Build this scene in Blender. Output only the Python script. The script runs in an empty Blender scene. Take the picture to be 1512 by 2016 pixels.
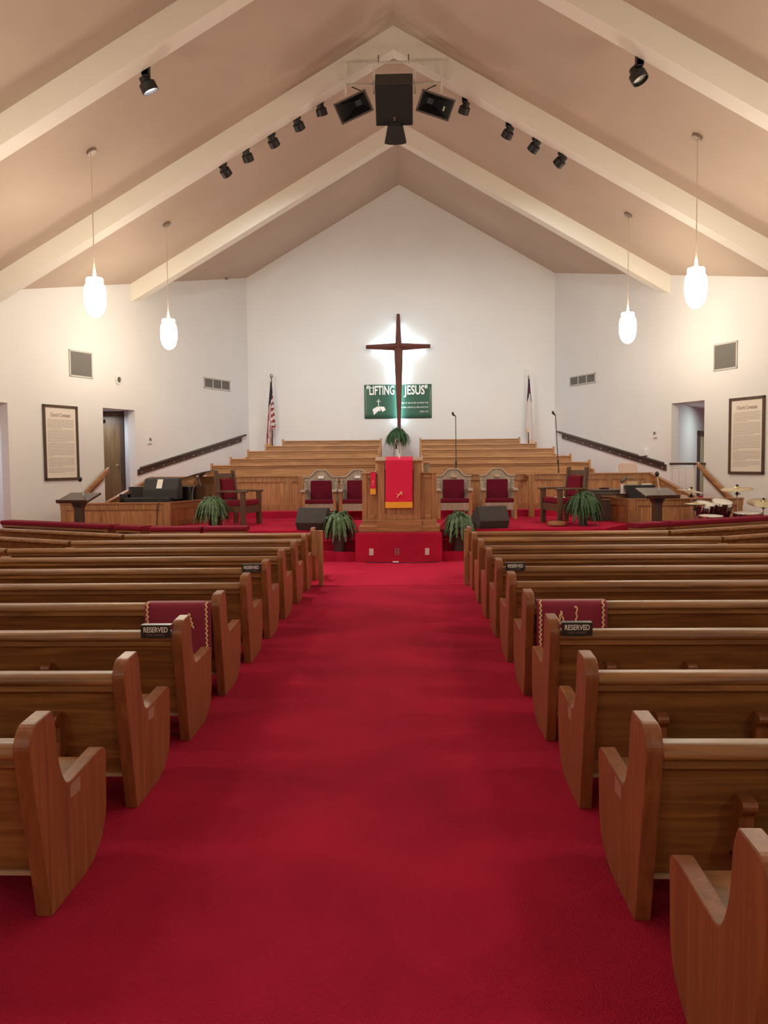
import bpy, bmesh, math, random
from mathutils import Vector, Matrix, Euler
random.seed(7)
PI = math.pi
sc = bpy.context.scene
COL = sc.collection
XC = -0.225           # centre line of the room
R = math.radians

# ------------------------------------------------------------------ materials
def mat(name, col, rough=0.5, metal=0.0, kind=None, **k):
    m = bpy.data.materials.new(name); m.use_nodes = True
    nt = m.node_tree; b = nt.nodes['Principled BSDF']
    b.inputs['Base Color'].default_value = (*col, 1); b.inputs['Roughness'].default_value = rough
    b.inputs['Metallic'].default_value = metal
    for kk, v in k.items():
        b.inputs[kk.replace('_', ' ')].default_value = v
    return m

def ramp_noise(m, c0, c1, scale=(1, 1, 1), nscale=6, detail=6, dist=0.6, lo=.3, hi=.7, bump=0.0, bscale=None, c2=None, wave=None):
    nt = m.node_tree; N = nt.nodes; Lk = nt.links; b = N['Principled BSDF']
    tc = N.new('ShaderNodeTexCoord'); oi = N.new('ShaderNodeObjectInfo')
    mp = N.new('ShaderNodeMapping'); mp.inputs['Scale'].default_value = scale
    mul = N.new('ShaderNodeMath'); mul.operation = 'MULTIPLY'; mul.inputs[1].default_value = 37.0
    Lk.new(oi.outputs['Random'], mul.inputs[0])
    add = N.new('ShaderNodeVectorMath'); add.operation = 'ADD'
    Lk.new(tc.outputs['Object'], add.inputs[0]); Lk.new(mul.outputs[0], add.inputs[1])
    Lk.new(add.outputs[0], mp.inputs['Vector'])
    nz = N.new('ShaderNodeTexNoise'); nz.inputs['Scale'].default_value = nscale; nz.inputs['Detail'].default_value = detail
    nz.inputs['Distortion'].default_value = dist
    Lk.new(mp.outputs[0], nz.inputs['Vector'])
    cr = N.new('ShaderNodeValToRGB'); cr.color_ramp.elements[0].position = lo; cr.color_ramp.elements[1].position = hi
    cr.color_ramp.elements[0].color = (*c0, 1); cr.color_ramp.elements[1].color = (*c1, 1)
    if c2:
        e = cr.color_ramp.elements.new((lo + hi) / 2); e.color = (*c2, 1)
    Lk.new(nz.outputs['Fac'], cr.inputs['Fac']); Lk.new(cr.outputs[0], b.inputs['Base Color'])
    if bump:
        bn = N.new('ShaderNodeTexNoise'); bn.inputs['Scale'].default_value = bscale or 60; bn.inputs['Detail'].default_value = 3
        Lk.new((mp.outputs[0] if bscale is None else tc.outputs['Object']), bn.inputs['Vector'])
        bp = N.new('ShaderNodeBump'); bp.inputs['Strength'].default_value = bump; bp.inputs['Distance'].default_value = 0.01
        Lk.new(bn.outputs['Fac'], bp.inputs['Height']); Lk.new(bp.outputs[0], b.inputs['Normal'])
    return m

def wood(name, c0, c1, axis, rough=.38, coat=.25, nscale=2.2, **k):
    s = {'x': (.6, 9, 9), 'y': (9, .6, 9), 'z': (9, 9, .6)}[axis]
    m = mat(name, c1, rough); b = m.node_tree.nodes['Principled BSDF']
    b.inputs['Coat Weight'].default_value = coat; b.inputs['Coat Roughness'].default_value = .25
    mid = tuple((p + q) / 2 * .92 for p, q in zip(c0, c1))
    return ramp_noise(m, c0, c1, s, nscale, 7, .9, .28, .72, bump=.08, c2=mid)

M = {}
M['pew_x'] = wood('pew_oak', (.15, .062, .018), (.38, .175, .052), 'x', .42, .08)
M['pew_z'] = wood('pew_oak_end', (.19, .062, .020), (.34, .125, .040), 'z', .42, .15)
M['oak_x'] = wood('choir_oak', (.26, .115, .042), (.48, .235, .095), 'x', .42, .2)
M['oak_z'] = wood('choir_oak_upright', (.27, .12, .044), (.50, .25, .10), 'z', .45, .2, nscale=3)
M['screen'] = wood('screen_pine', (.33, .135, .05), (.60, .30, .125), 'z', .45, .2, nscale=2.4)
M['walnut'] = wood('dark_walnut', (.035, .018, .012), (.085, .042, .026), 'x', .4, .2)
M['walnut_z'] = wood('dark_walnut_upright', (.045, .024, .014), (.11, .058, .030), 'z', .4, .2)
M['armwood'] = wood('armchair_oak', (.075, .04, .02), (.16, .085, .045), 'z', .42, .2)
M['grey_oak'] = wood('weathered_oak', (.30, .235, .17), (.46, .39, .31), 'z', .4, .25)
M['crosswood'] = wood('mahogany', (.085, .025, .018), (.16, .05, .033), 'z', .45, .1)
M['doorwood'] = wood('door_veneer', (.12, .065, .022), (.22, .125, .05), 'z', .45, .2)
M['batten'] = mat('pale_batten', (.42, .30, .18), .4)
M['carpet'] = ramp_noise(mat('red_carpet', (.4, .02, .04), 1.0, Specular_IOR_Level=.1), (.36, .012, .042), (.60, .020, .068), (1, 1, 1), 1.1, 12, .3, .3, .75, bump=1.0, bscale=150)
M['carpet_lighter'] = ramp_noise(mat('red_carpet_front', (.5, .02, .04), 1.0, Specular_IOR_Level=.1), (.52, .018, .062), (.70, .026, .085), (1, 1, 1), 1.5, 10, .3, .2, .85, bump=1.0, bscale=150)
M['velvet'] = mat('crimson_velvet', (.13, .008, .022), .95, Specular_IOR_Level=.15)
M['cushion'] = mat('crimson_cushion', (.20, .010, .028), .9, Specular_IOR_Level=.2)
M['drape'] = mat('burgundy_drape', (.27, .018, .055), .85, Sheen_Weight=.3)
M['parament'] = mat('bright_red_cloth', (.72, .010, .072), .85)
M['gold_cloth'] = mat('gold_cloth', (.85, .42, .03), .6)
M['gold'] = mat('gold_braid', (.92, .70, .34), .5)
M['wall'] = ramp_noise(mat('white_wall_paint', (.8, .8, .78), .75), (.70, .70, .70), (.76, .755, .745), (1, 1, 1), .5, 5, 0, .3, .7, bump=.15, bscale=90)
M['ceil'] = ramp_noise(mat('tan_ceiling', (.5, .4, .33), .9), (.47, .375, .295), (.55, .44, .35), (1, 1, 1), .6, 6, 0, .25, .75, bump=.3, bscale=120)
M['beam'] = mat('cream_beam_paint', (.78, .75, .66), .6)
M['trimwhite'] = mat('white_trim', (.72, .72, .70), .5)
M['black'] = mat('black_plastic', (.012, .012, .013), .45)
M['blackcase'] = ramp_noise(mat('black_speaker_carpet', (.05, .05, .05), .9), (.040, .038, .036), (.075, .07, .066), (1, 1, 1), 80, 3, 0)
M['grille'] = mat('black_grille', (.008, .008, .009), .7)
M['piano'] = mat('black_lacquer', (.008, .008, .009), .18, Coat_Weight=.5)
M['cover'] = mat('grey_quilted_cover', (.045, .045, .05), .85)
M['chrome'] = mat('chrome', (.75, .75, .76), .18, 1.0)
M['steel'] = mat('dull_steel', (.35, .33, .30), .4, .9)
M['brass'] = ramp_noise(mat('cymbal_bronze', (.6, .5, .3), .3, .85), (.50, .42, .26), (.66, .57, .38), (1, 1, 1), 3)
M['drumhead'] = mat('coated_drumhead', (.72, .70, .66), .6)
M['drumshell'] = mat('dark_cherry_shell', (.05, .010, .012), .25, Coat_Weight=.5)
M['fern'] = ramp_noise(mat('fern_leaf', (.05, .11, .04), .5), (.030, .075, .028), (.10, .19, .075), (1, 1, 1), 9)
M['fern_dark'] = ramp_noise(mat('dark_fern_leaf', (.03, .09, .03), .55), (.010, .045, .012), (.035, .11, .03), (1, 1, 1), 9)
M['pot'] = mat('dark_clay_pot', (.06, .045, .04), .6)
M['whitepot'] = mat('white_urn', (.62, .61, .58), .5)
M['vent'] = mat('vent_frame', (.52, .50, .46), .5)
M['ventdark'] = mat('vent_mesh', (.17, .16, .145), .7)
M['paper'] = mat('paper', (.74, .68, .60), .8)
M['white'] = mat('white_card', (.85, .85, .82), .6)
M['ink'] = mat('grey_ink', (.42, .36, .33), .8)
M['ink_title'] = mat('title_ink', (.30, .20, .20), .8)
M['signblack'] = mat('sign_plastic', (.022, .018, .016), .35)
M['lettering'] = mat('white_lettering', (.93, .93, .90), .5)
M['dim_lettering'] = mat('worn_lettering', (.22, .20, .18), .5)
M['tan'] = mat('tan_card', (.50, .36, .22), .7)
M['pinkplastic'] = mat('beige_vinyl', (.58, .44, .37), .5)
M['yellowdoor'] = mat('pale_yellow_door', (.66, .64, .40), .5)
M['green'] = mat('green_vinyl', (.045, .12, .085), .16)
M['navy'] = mat('navy_flag', (.010, .012, .022), .8)
M['flagred'] = mat('red_flag', (.24, .022, .03), .8)
M['flagwhite'] = mat('white_flag', (.62, .56, .54), .8)
M['maroonflag'] = mat('maroon_flag', (.075, .012, .03), .8)
M['fringe'] = mat('gold_fringe', (.55, .27, .10), .8)
M['peach'] = mat('peach_fringe', (.66, .48, .33), .8)
M['outlet'] = mat('outlet_plate', (.72, .62, .60), .4)
M['outlet_pink'] = mat('worn_outlet_plate', (.36, .13, .15), .5)
M['canopy'] = mat('bronze_canopy', (.30, .24, .19), .35, .6)
M['cord'] = mat('pendant_cord', (.62, .52, .42), .6)
M['tape'] = mat('clear_tape', (.36, .22, .15), .25)
M['dome'] = mat('smoked_dome', (.10, .09, .08), .2)

def emit(name, col, s):
    m = bpy.data.materials.new(name); m.use_nodes = True
    b = m.node_tree.nodes['Principled BSDF']
    b.inputs['Base Color'].default_value = (.8, .8, .8, 1)
    b.inputs['Emission Color'].default_value = (*col, 1); b.inputs['Emission Strength'].default_value = s
    return m
M['lampglass'] = emit('glowing_glass_shade', (.99, .88, .69), 66)
M['neon'] = emit('cool_white_tube', (.66, .90, 1.0), 24)
M['canlens'] = emit('lit_lens', (1.0, .92, .90), 14)

# ------------------------------------------------------------------ mesh builder
class MB:
    def __init__(s): s.bm = bmesh.new(); s.mi = 0
    def _f(s, vs):
        try:
            f = s.bm.faces.new(vs); f.material_index = s.mi; return f
        except ValueError: return None
    def box(s, x0, x1, y0, y1, z0, z1, mtx=None):
        p = [Vector((x, y, z)) for z in (z0, z1) for y in (y0, y1) for x in (x0, x1)]
        if mtx: p = [mtx @ v for v in p]
        v = [s.bm.verts.new(q) for q in p]
        for f in ((0, 2, 3, 1), (4, 5, 7, 6), (0, 1, 5, 4), (2, 6, 7, 3), (0, 4, 6, 2), (1, 3, 7, 5)): s._f([v[i] for i in f])
        return s
    def prism(s, pts, a, b, axis='x', mtx=None):
        mk = {'x': lambda p, t: (t, p[0], p[1]), 'y': lambda p, t: (p[0], t, p[1]), 'z': lambda p, t: (p[0], p[1], t)}[axis]
        A = [Vector(mk(p, a)) for p in pts]; B = [Vector(mk(p, b)) for p in pts]
        if mtx: A = [mtx @ v for v in A]; B = [mtx @ v for v in B]
        va = [s.bm.verts.new(v) for v in A]; vb = [s.bm.verts.new(v) for v in B]
        s._f(va); s._f(vb[::-1]); n = len(pts)
        for i in range(n): s._f([va[i], vb[i], vb[(i + 1) % n], va[(i + 1) % n]])
        return s
    def cone(s, p0, p1, r0, r1, n=16, cap=True):
        p0 = Vector(p0); p1 = Vector(p1); d = (p1 - p0).normalized()
        u = d.orthogonal().normalized(); w = d.cross(u)
        a = []; b = []
        for i in range(n):
            c = math.cos(2 * PI * i / n); q = math.sin(2 * PI * i / n)
            a.append(s.bm.verts.new(p0 + (u * c + w * q) * r0)); b.append(s.bm.verts.new(p1 + (u * c + w * q) * r1))
        for i in range(n): s._f([a[i], a[(i + 1) % n], b[(i + 1) % n], b[i]])
        if cap: s._f(a[::-1]); s._f(b)
        return s
    def cyl(s, p0, p1, r, n=12): return s.cone(p0, p1, r, r, n)
    def tube(s, pts, r, n=8):
        pts = [Vector(p) for p in pts]; rings = []
        u = None
        for i, p in enumerate(pts):
            d = (pts[min(i + 1, len(pts) - 1)] - pts[max(i - 1, 0)]).normalized()
            if u is None: u = d.orthogonal().normalized()
            else: u = (u - d * u.dot(d)).normalized()
            w = d.cross(u); rr = r[i] if isinstance(r, (list, tuple)) else r
            rings.append([s.bm.verts.new(p + (u * math.cos(2 * PI * k / n) + w * math.sin(2 * PI * k / n)) * rr) for k in range(n)])
        for a, b in zip(rings, rings[1:]):
            for k in range(n): s._f([a[k], a[(k + 1) % n], b[(k + 1) % n], b[k]])
        s._f(rings[0][::-1]); s._f(rings[-1]); return s
    def lathe(s, prof, c=(0, 0, 0), n=24, mtx=None, capb=True, capt=True):
        rings = []
        for r, z in prof:
            ring = []
            for k in range(n):
                v = Vector((r * math.cos(2 * PI * k / n), r * math.sin(2 * PI * k / n), z))
                if mtx: v = mtx @ v
                ring.append(s.bm.verts.new(v + Vector(c)))
            rings.append(ring)
        for a, b in zip(rings, rings[1:]):
            for k in range(n): s._f([a[k], a[(k + 1) % n], b[(k + 1) % n], b[k]])
        if capb: s._f(rings[0][::-1])
        if capt: s._f(rings[-1])
        return s
    def grid(s, fn, nu, nv, matfn=None):
        V = [[s.bm.verts.new(fn(i / nu, j / nv)) for j in range(nv + 1)] for i in range(nu + 1)]
        for i in range(nu):
            for j in range(nv):
                f = s._f([V[i][j], V[i + 1][j], V[i + 1][j + 1], V[i][j + 1]])
                if f and matfn: f.material_index = matfn((i + .5) / nu, (j + .5) / nv)
        return s
    def obj(s, name, mats, parent=None, bevel=0, smooth=False, loc=None):
        bmesh.ops.recalc_face_normals(s.bm, faces=s.bm.faces)
        me = bpy.data.meshes.new(name); s.bm.to_mesh(me); s.bm.free()
        for m in (mats if isinstance(mats, (list, tuple)) else [mats]): me.materials.append(M[m] if isinstance(m, str) else m)
        if smooth:
            for p in me.polygons: p.use_smooth = True
        o = bpy.data.objects.new(name, me); COL.objects.link(o)
        if parent: o.parent = parent
        if loc: o.location = loc
        if bevel:
            bv = o.modifiers.new('Bevel', 'BEVEL'); bv.width = bevel; bv.segments = 2; bv.limit_method = 'ANGLE'; bv.angle_limit = R(40)
        if smooth == 'auto':
            o.modifiers.new('es', 'EDGE_SPLIT').split_angle = R(35)
        return o

def thing(name, label, cat, loc=(0, 0, 0), rz=0, group=None, rot=None):
    o = bpy.data.objects.new(name, None); o.empty_display_size = .1; COL.objects.link(o)
    o.location = loc; o.rotation_euler = rot or (0, 0, rz)
    o['label'] = label; o['category'] = cat
    if group: o['group'] = group
    return o
def tag(o, label, cat, group=None):
    o['label'] = label; o['category'] = cat
    if group: o['group'] = group
    return o
def struct(o): o['kind'] = 'structure'; return o
def dup(root, loc=None, rz=None, label=None, group=None):
    r = root.copy(); COL.objects.link(r)
    if loc is not None: r.location = loc
    if rz is not None: r.rotation_euler = (0, 0, rz)
    if label: r['label'] = label
    if group: r['group'] = group
    for ch in list(root.children):
        c = ch.copy(); COL.objects.link(c); c.parent = r
        for g in list(ch.children):
            d = g.copy(); COL.objects.link(d); d.parent = c
    return r

def text_obj(name, body, size, m, parent, mtx, extrude=.001, align='CENTER', sx=1.0, bold=0.0, space=1.0):
    cu = bpy.data.curves.new(name, 'FONT'); cu.body = body; cu.size = size; cu.extrude = extrude
    cu.align_x = align; cu.align_y = 'CENTER'; cu.offset = bold; cu.space_character = space; cu.resolution_u = 3
    tmp = bpy.data.objects.new(name + '_tmp', cu); COL.objects.link(tmp)
    bpy.context.view_layer.update()
    me = bpy.data.meshes.new_from_object(tmp.evaluated_get(bpy.context.evaluated_depsgraph_get()))
    bpy.data.objects.remove(tmp)
    me.transform(mtx @ Matrix.Diagonal((sx, 1, 1, 1)))
    me.materials.clear(); me.materials.append(M[m])
    o = bpy.data.objects.new(name, me); COL.objects.link(o); o.parent = parent
    return o
FRONT = Matrix.Rotation(R(90), 4, 'X')     # text plane facing -y

def rounded(pts, rads, n=4):
    out = []; L = len(pts)
    for i, p in enumerate(pts):
        r = rads[i] if isinstance(rads, (list, tuple)) else rads
        if r <= 0: out.append(tuple(p)); continue
        p = Vector(p); a = Vector(pts[i - 1]); b = Vector(pts[(i + 1) % L])
        da = (a - p); db = (b - p); r = min(r, da.length * .48, db.length * .48)
        pa = p + da.normalized() * r; pb = p + db.normalized() * r
        for k in range(n + 1):
            t = k / n; q = pa * (1 - t) ** 2 + p * 2 * t * (1 - t) + pb * t * t; out.append((q.x, q.y))
    return out

def smooth_path(cp, n=8):
    cp = [Vector(c) for c in cp]; out = []
    P = [cp[0]] + cp + [cp[-1]]
    for i in range(1, len(P) - 2):
        a, b, c, d = P[i - 1:i + 3]
        for k in range(n):
            t = k / n
            out.append(.5 * ((2 * b) + (c - a) * t + (2 * a - 5 * b + 4 * c - d) * t * t + (3 * b - a - 3 * c + d) * t ** 3))
    out.append(cp[-1]); return out

# ------------------------------------------------------------------ room shell
RIDGE = 9.64; SL = .578; YB = 24.5; HW = 4.445; T = math.tan(R(22.5)); YS = 13.4; YR = -5.5
def cz(x): return RIDGE - SL * abs(x - XC)
def wx(y, side): return XC + side * (HW + T * (YB - max(y, YS)))      # inner face of side wall
XS = HW + T * (YB - YS)
XO = XS + 6

b = MB()
b.prism([(XC - XO, YR - .2), (XC + XO, YR - .2), (XC + XO, 15.5), (XC - XO, 15.5)], -.2, 0, 'z')
struct(b.obj('floor', 'carpet'))
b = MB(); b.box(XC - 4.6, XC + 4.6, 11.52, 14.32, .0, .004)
struct(b.obj('floor_front_carpet', 'carpet_lighter'))  # thin floor area before the stage, same carpet in a lighter red
# ceiling: two sloping slabs
b = MB()
XE = XS + .6
for sd in (-1, 1):
    b.prism([(XC, RIDGE), (XC + sd * XE, cz(XC + XE)), (XC + sd * XE, cz(XC + XE) + .25), (XC, RIDGE + .25)], YR - .2, YB + .3, 'y')
struct(b.obj('ceiling', 'ceil'))
# back wall
b = MB()
b.prism([(XC - HW - .3, 0), (XC + HW + .3, 0), (XC + HW + .3, cz(XC + HW + .3) + .1), (XC, RIDGE + .1), (XC - HW - .3, cz(XC + HW + .3) + .1)], YB, YB + .2, 'y')
struct(b.obj('wall_back', 'wall'))
b = MB()
b.prism([(XC - XE, 0), (XC + XE, 0), (XC + XE, cz(XC + XE) + .1), (XC, RIDGE + .1), (XC - XE, cz(XC + XE) + .1)], YR - .2, YR, 'y')
struct(b.obj('wall_entrance', 'wall'))

def side_wall(side, openings, name):
    """splayed wall from the back corner to YS, then parallel to the aisle; openings [(ya, yb, z0, z1)]"""
    b = MB(); nrm = Vector((side * math.cos(R(22.5)), math.sin(R(22.5)), 0))
    def seg(ya, yb, z0, z1=None):
        pa = Vector((wx(ya, side), ya, 0)); pb = Vector((wx(yb, side), yb, 0))
        n = nrm if (ya >= YS and yb >= YS) else Vector((side, 0, 0))
        if (yb - ya) < 1e-4: return
        v = []
        for p in (pa, pb):
            zt = z1 if z1 is not None else cz(p.x) + .1
            for q in (p, p + n * .2):
                v.append(b.bm.verts.new((q.x, q.y, z0))); v.append(b.bm.verts.new((q.x, q.y, zt)))
        for f in ((0, 1, 5, 4), (2, 6, 7, 3), (0, 2, 3, 1), (4, 5, 7, 6), (1, 3, 7, 5), (0, 4, 6, 2)): b._f([v[i] for i in f])
    cur = YR
    pts = sorted(openings)
    ed = [YR, YS]
    y = YR
    for (ya, yb, z0, z1) in pts:
        if y < YS < ya: seg(y, YS, 0); y = YS
        seg(y, ya, 0); seg(ya, yb, z1)
        if z0 > 0: seg(ya, yb, 0, z0)
        y = yb
    if y < YS: seg(y, YS, 0); y = YS
    seg(y, YB, 0)
    return struct(b.obj(name, 'wall'))
side_wall(-1, [(14.3, 16.53, 0, 2.955), (18.98, 19.97, .75, 3.005)], 'wall_left')
side_wall(1, [(14.3, 16.2, 0, 2.955), (18.87, 19.87, .75, 3.01)], 'wall_right')

# beams (chevron rafters)
for i, y in enumerate((3.3, 7.45, 11.67, 15.75, 19.95)):
    D = .42; hw = XS if y < YS else HW + T * (YB - y)
    hw += .05
    z = lambda d: RIDGE - SL * d
    pr = [(XC - hw, z(hw) - D), (XC, RIDGE - D), (XC + hw, z(hw) - D), (XC + hw, z(hw) + .02), (XC, RIDGE + .02), (XC - hw, z(hw) + .02)]
    b = MB(); b.prism(pr, y, y + .33, 'y'); struct(b.obj('trim_%d' % (i + 1), 'beam'))

# side passages seen through the openings
def passage(side):
    b = MB(); y1 = 19.97 if side < 0 else 19.87; y0 = 18.98 if side < 0 else 18.87
    p = Vector((wx(y1, side) + side * .17, y1 + .07, 0)); d = Vector((side * .5, .866, 0)).normalized()
    def wl(p, q, z0, z1, t=.1):
        n = Vector((-(q - p).y, (q - p).x, 0)).normalized() * t
        v = [b.bm.verts.new((a.x, a.y, z)) for a in (p, q, q + n, p + n) for z in (z0, z1)]
        for f in ((0, 1, 3, 2), (2, 3, 5, 4), (4, 5, 7, 6), (6, 7, 1, 0), (0, 2, 4, 6), (1, 7, 5, 3)): b._f([v[i] for i in f])
    q = p + d * 4.0
    wl(p, q, .4, 3.04, .1 * side)
    r = q + Vector((side * 2.6, -1.2, 0)); wl(q, r, .4, 3.04, .1)
    p2 = Vector((wx(y0, side) + side * .2, y0 + .05, 0)); s_ = p2 + Vector((side * 3.4, .2, 0))
    wl(p2, s_, .4, 3.04, -.1 * side)
    wl(r, s_, .4, 3.04, .1)
    struct(b.obj('wall_passage_left' if side < 0 else 'wall_passage_right', 'wall'))
    b = MB(); x0, x1 = sorted((wx(y0, side) + side * .05 + side * .1, wx(y0, side) + side * 4.6))
    b.prism([(wx(y0, side) + side * .21, y0 + .05), (wx(y1, side) + side * .21, y1 + .05), (q.x, q.y), (r.x, r.y), (s_.x, s_.y)], 3.02, 3.1, 'z')
    struct(b.obj('ceiling_passage_left' if side < 0 else 'ceiling_passage_right', 'wall'))
    b = MB(); b.prism([(wx(y0, side), y0), (wx(y1, side), y1), (q.x, q.y), (r.x, r.y), (s_.x, s_.y)], .4, .748, 'z')
    struct(b.obj('floor_passage_left' if side < 0 else 'floor_passage_right', 'carpet'))
    return p, d
pL, dL = passage(-1); pR, dR = passage(1)
# nave side hall beyond the big low opening, left and right
for side, ya, yb in ((-1, 14.3, 16.53), (1, 14.3, 16.2)):
    b = MB(); n = Vector((side * math.cos(R(22.5)), math.sin(R(22.5)), 0))
    A = Vector((wx(ya, side), ya, 0)) + n * .2; B = Vector((wx(yb, side), yb, 0)) + n * .2
    A2 = A + Vector((side * 3.0, 1.6, 0)); B2 = B + Vector((side * 1.6, 2.6, 0))
    for p, q in ((B, B2), (B2, A2), (A2, A)):
        nn = Vector((-(q - p).y, (q - p).x, 0)).normalized() * .1 * side
        v = [b.bm.verts.new((w.x, w.y, z)) for w in (p, q, q + nn, p + nn) for z in (0, 3.0)]
        for f in ((0, 1, 3, 2), (2, 3, 5, 4), (4, 5, 7, 6), (6, 7, 1, 0), (0, 2, 4, 6), (1, 7, 5, 3)): b._f([v[i] for i in f])
    struct(b.obj('wall_hall_left' if side < 0 else 'wall_hall_right', 'wall'))
    b = MB(); b.prism([tuple(w.xy) for w in (A, B, B2, A2)], 2.97, 3.05, 'z'); struct(b.obj('ceiling_hall_left' if side < 0 else 'ceiling_hall_right', 'wall'))
    b = MB(); b.prism([tuple(w.xy) for w in (A, B, B2, A2)], -.1, 0.002, 'z'); struct(b.obj('floor_hall_left' if side < 0 else 'floor_hall_right', 'carpet'))

# stage platform, steps, risers -------------------------------------------------
b = MB(); b.prism([(XC - 3.7, 14.9), (XC + 3.7, 14.9), (XC + 4.43, 16.0), (XC + 4.0, 17.3), (XC + 3.7, 18.3), (XC - 3.7, 18.3), (XC - 4.0, 17.3), (XC - 4.43, 16.0)], 0, .5, 'z')
struct(b.obj('floor_stage', 'carpet'))
b = MB(); b.box(XC - 3.7, XC + 3.7, 14.3, 14.61, 0, .17); b.box(XC - 3.7, XC + 3.7, 14.6, 14.9, 0, .335)
struct(b.obj('floor_stage_steps', 'carpet'))
b = MB(); b.box(XC - .70, XC + .78, 14.2, 14.905, 0, .5); struct(b.obj('floor_pulpit_base', 'carpet', bevel=.012))
b = MB(); b.box(XC - 3.75, XC + 3.75, 18.25, 18.72, 0, .64); struct(b.obj('floor_choir_step', 'carpet'))
# pits / stair floors at the sides
for side, nm in ((-1, 'left'), (1, 'right')):
    b = MB(); X = lambda d: XC + side * d
    b.prism([(X(4.46), 16.12), (X(6.5), 16.12), (X(6.9), 18.0), (X(6.6), 19.3), (X(5.5), 18.7), (X(3.8), 18.7), (X(3.78), 18.0), (X(4.05), 17.35)], 0, .32, 'z')
    struct(b.obj('floor_pit_' + nm, 'carpet'))
tiers = [(18.75, .92), (20.0, 1.07), (20.9, 1.27), (21.8, 1.42), (22.7, 1.57)]
for i, (y, zz) in enumerate(tiers):
    b = MB(); w0 = HW + T * (YB - y) - .02; w1 = HW - .02; wo = [0, 4.17, 3.91, 3.86, 3.28][i] + .06
    if i == 0: b.prism([(XC - 5.5, y), (XC + 5.5, y), (XC + 6.2, 19.6), (XC + w1, YB), (XC - w1, YB), (XC - 6.2, 19.6)], 0, zz, 'z')
    else: b.prism([(XC - wo, y), (XC + wo, y), (XC + wo, YB), (XC - wo, YB)], .9, zz, 'z')
    struct(b.obj('floor_choir_tier_%d' % (i + 1), 'carpet'))
# doors in the passages
b = MB(); m_ = Matrix.Translation(pL + dL * .60) @ Matrix.Rotation(R(180), 4, 'Z')
b.box(0.02, 1.1, -.03, .03, .75, 3.0, m_); dl = struct(b.obj('door_1', 'doorwood'))
b = MB(); b.box(.0, .09, -.05, .05, .75, 3.0, m_); b.obj('door_frame', 'walnut_z', dl)
b = MB(); b.box(1.0, 1.06, -.045, -.03, 2.62, 2.68, Matrix.Translation(pL + dL * .60) @ Matrix.Rotation(R(180), 4, 'Z')); 
b.cone(m_ @ Vector((.17, .03, 1.7)), m_ @ Vector((.17, .08, 1.7)), .025, .03); b.obj('door_handle', 'brass', dl)
t = thing('exit_sign', 'small dark sign box hanging inside the top of the left door opening', 'sign', (-7.10, 19.16, 2.66))
b = MB(); b.box(-.02, .13, -.02, .02, 0, .09); b.obj('case', 'black', t, bevel=.003)
b = MB(); b.box(.05, .06, -.005, .005, .09, .30); b.obj('hanger', 'black', t)
ang = math.atan2(dR.y, dR.x)
m_ = Matrix.Translation(pR + dR * 2.2) @ Matrix.Rotation(ang, 4, 'Z')
b = MB(); b.box(.12, .95, -.02, .03, .75, 2.32, m_); dr = struct(b.obj('door_2', 'yellowdoor'))
b = MB()
b.box(0, .12, -.06, .04, .75, 2.44, m_); b.box(.95, 1.07, -.06, .04, .75, 2.44, m_); b.box(0, 1.07, -.06, .04, 2.32, 2.44, m_)
b.obj('door_frame', 'walnut_z', dr)

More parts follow.
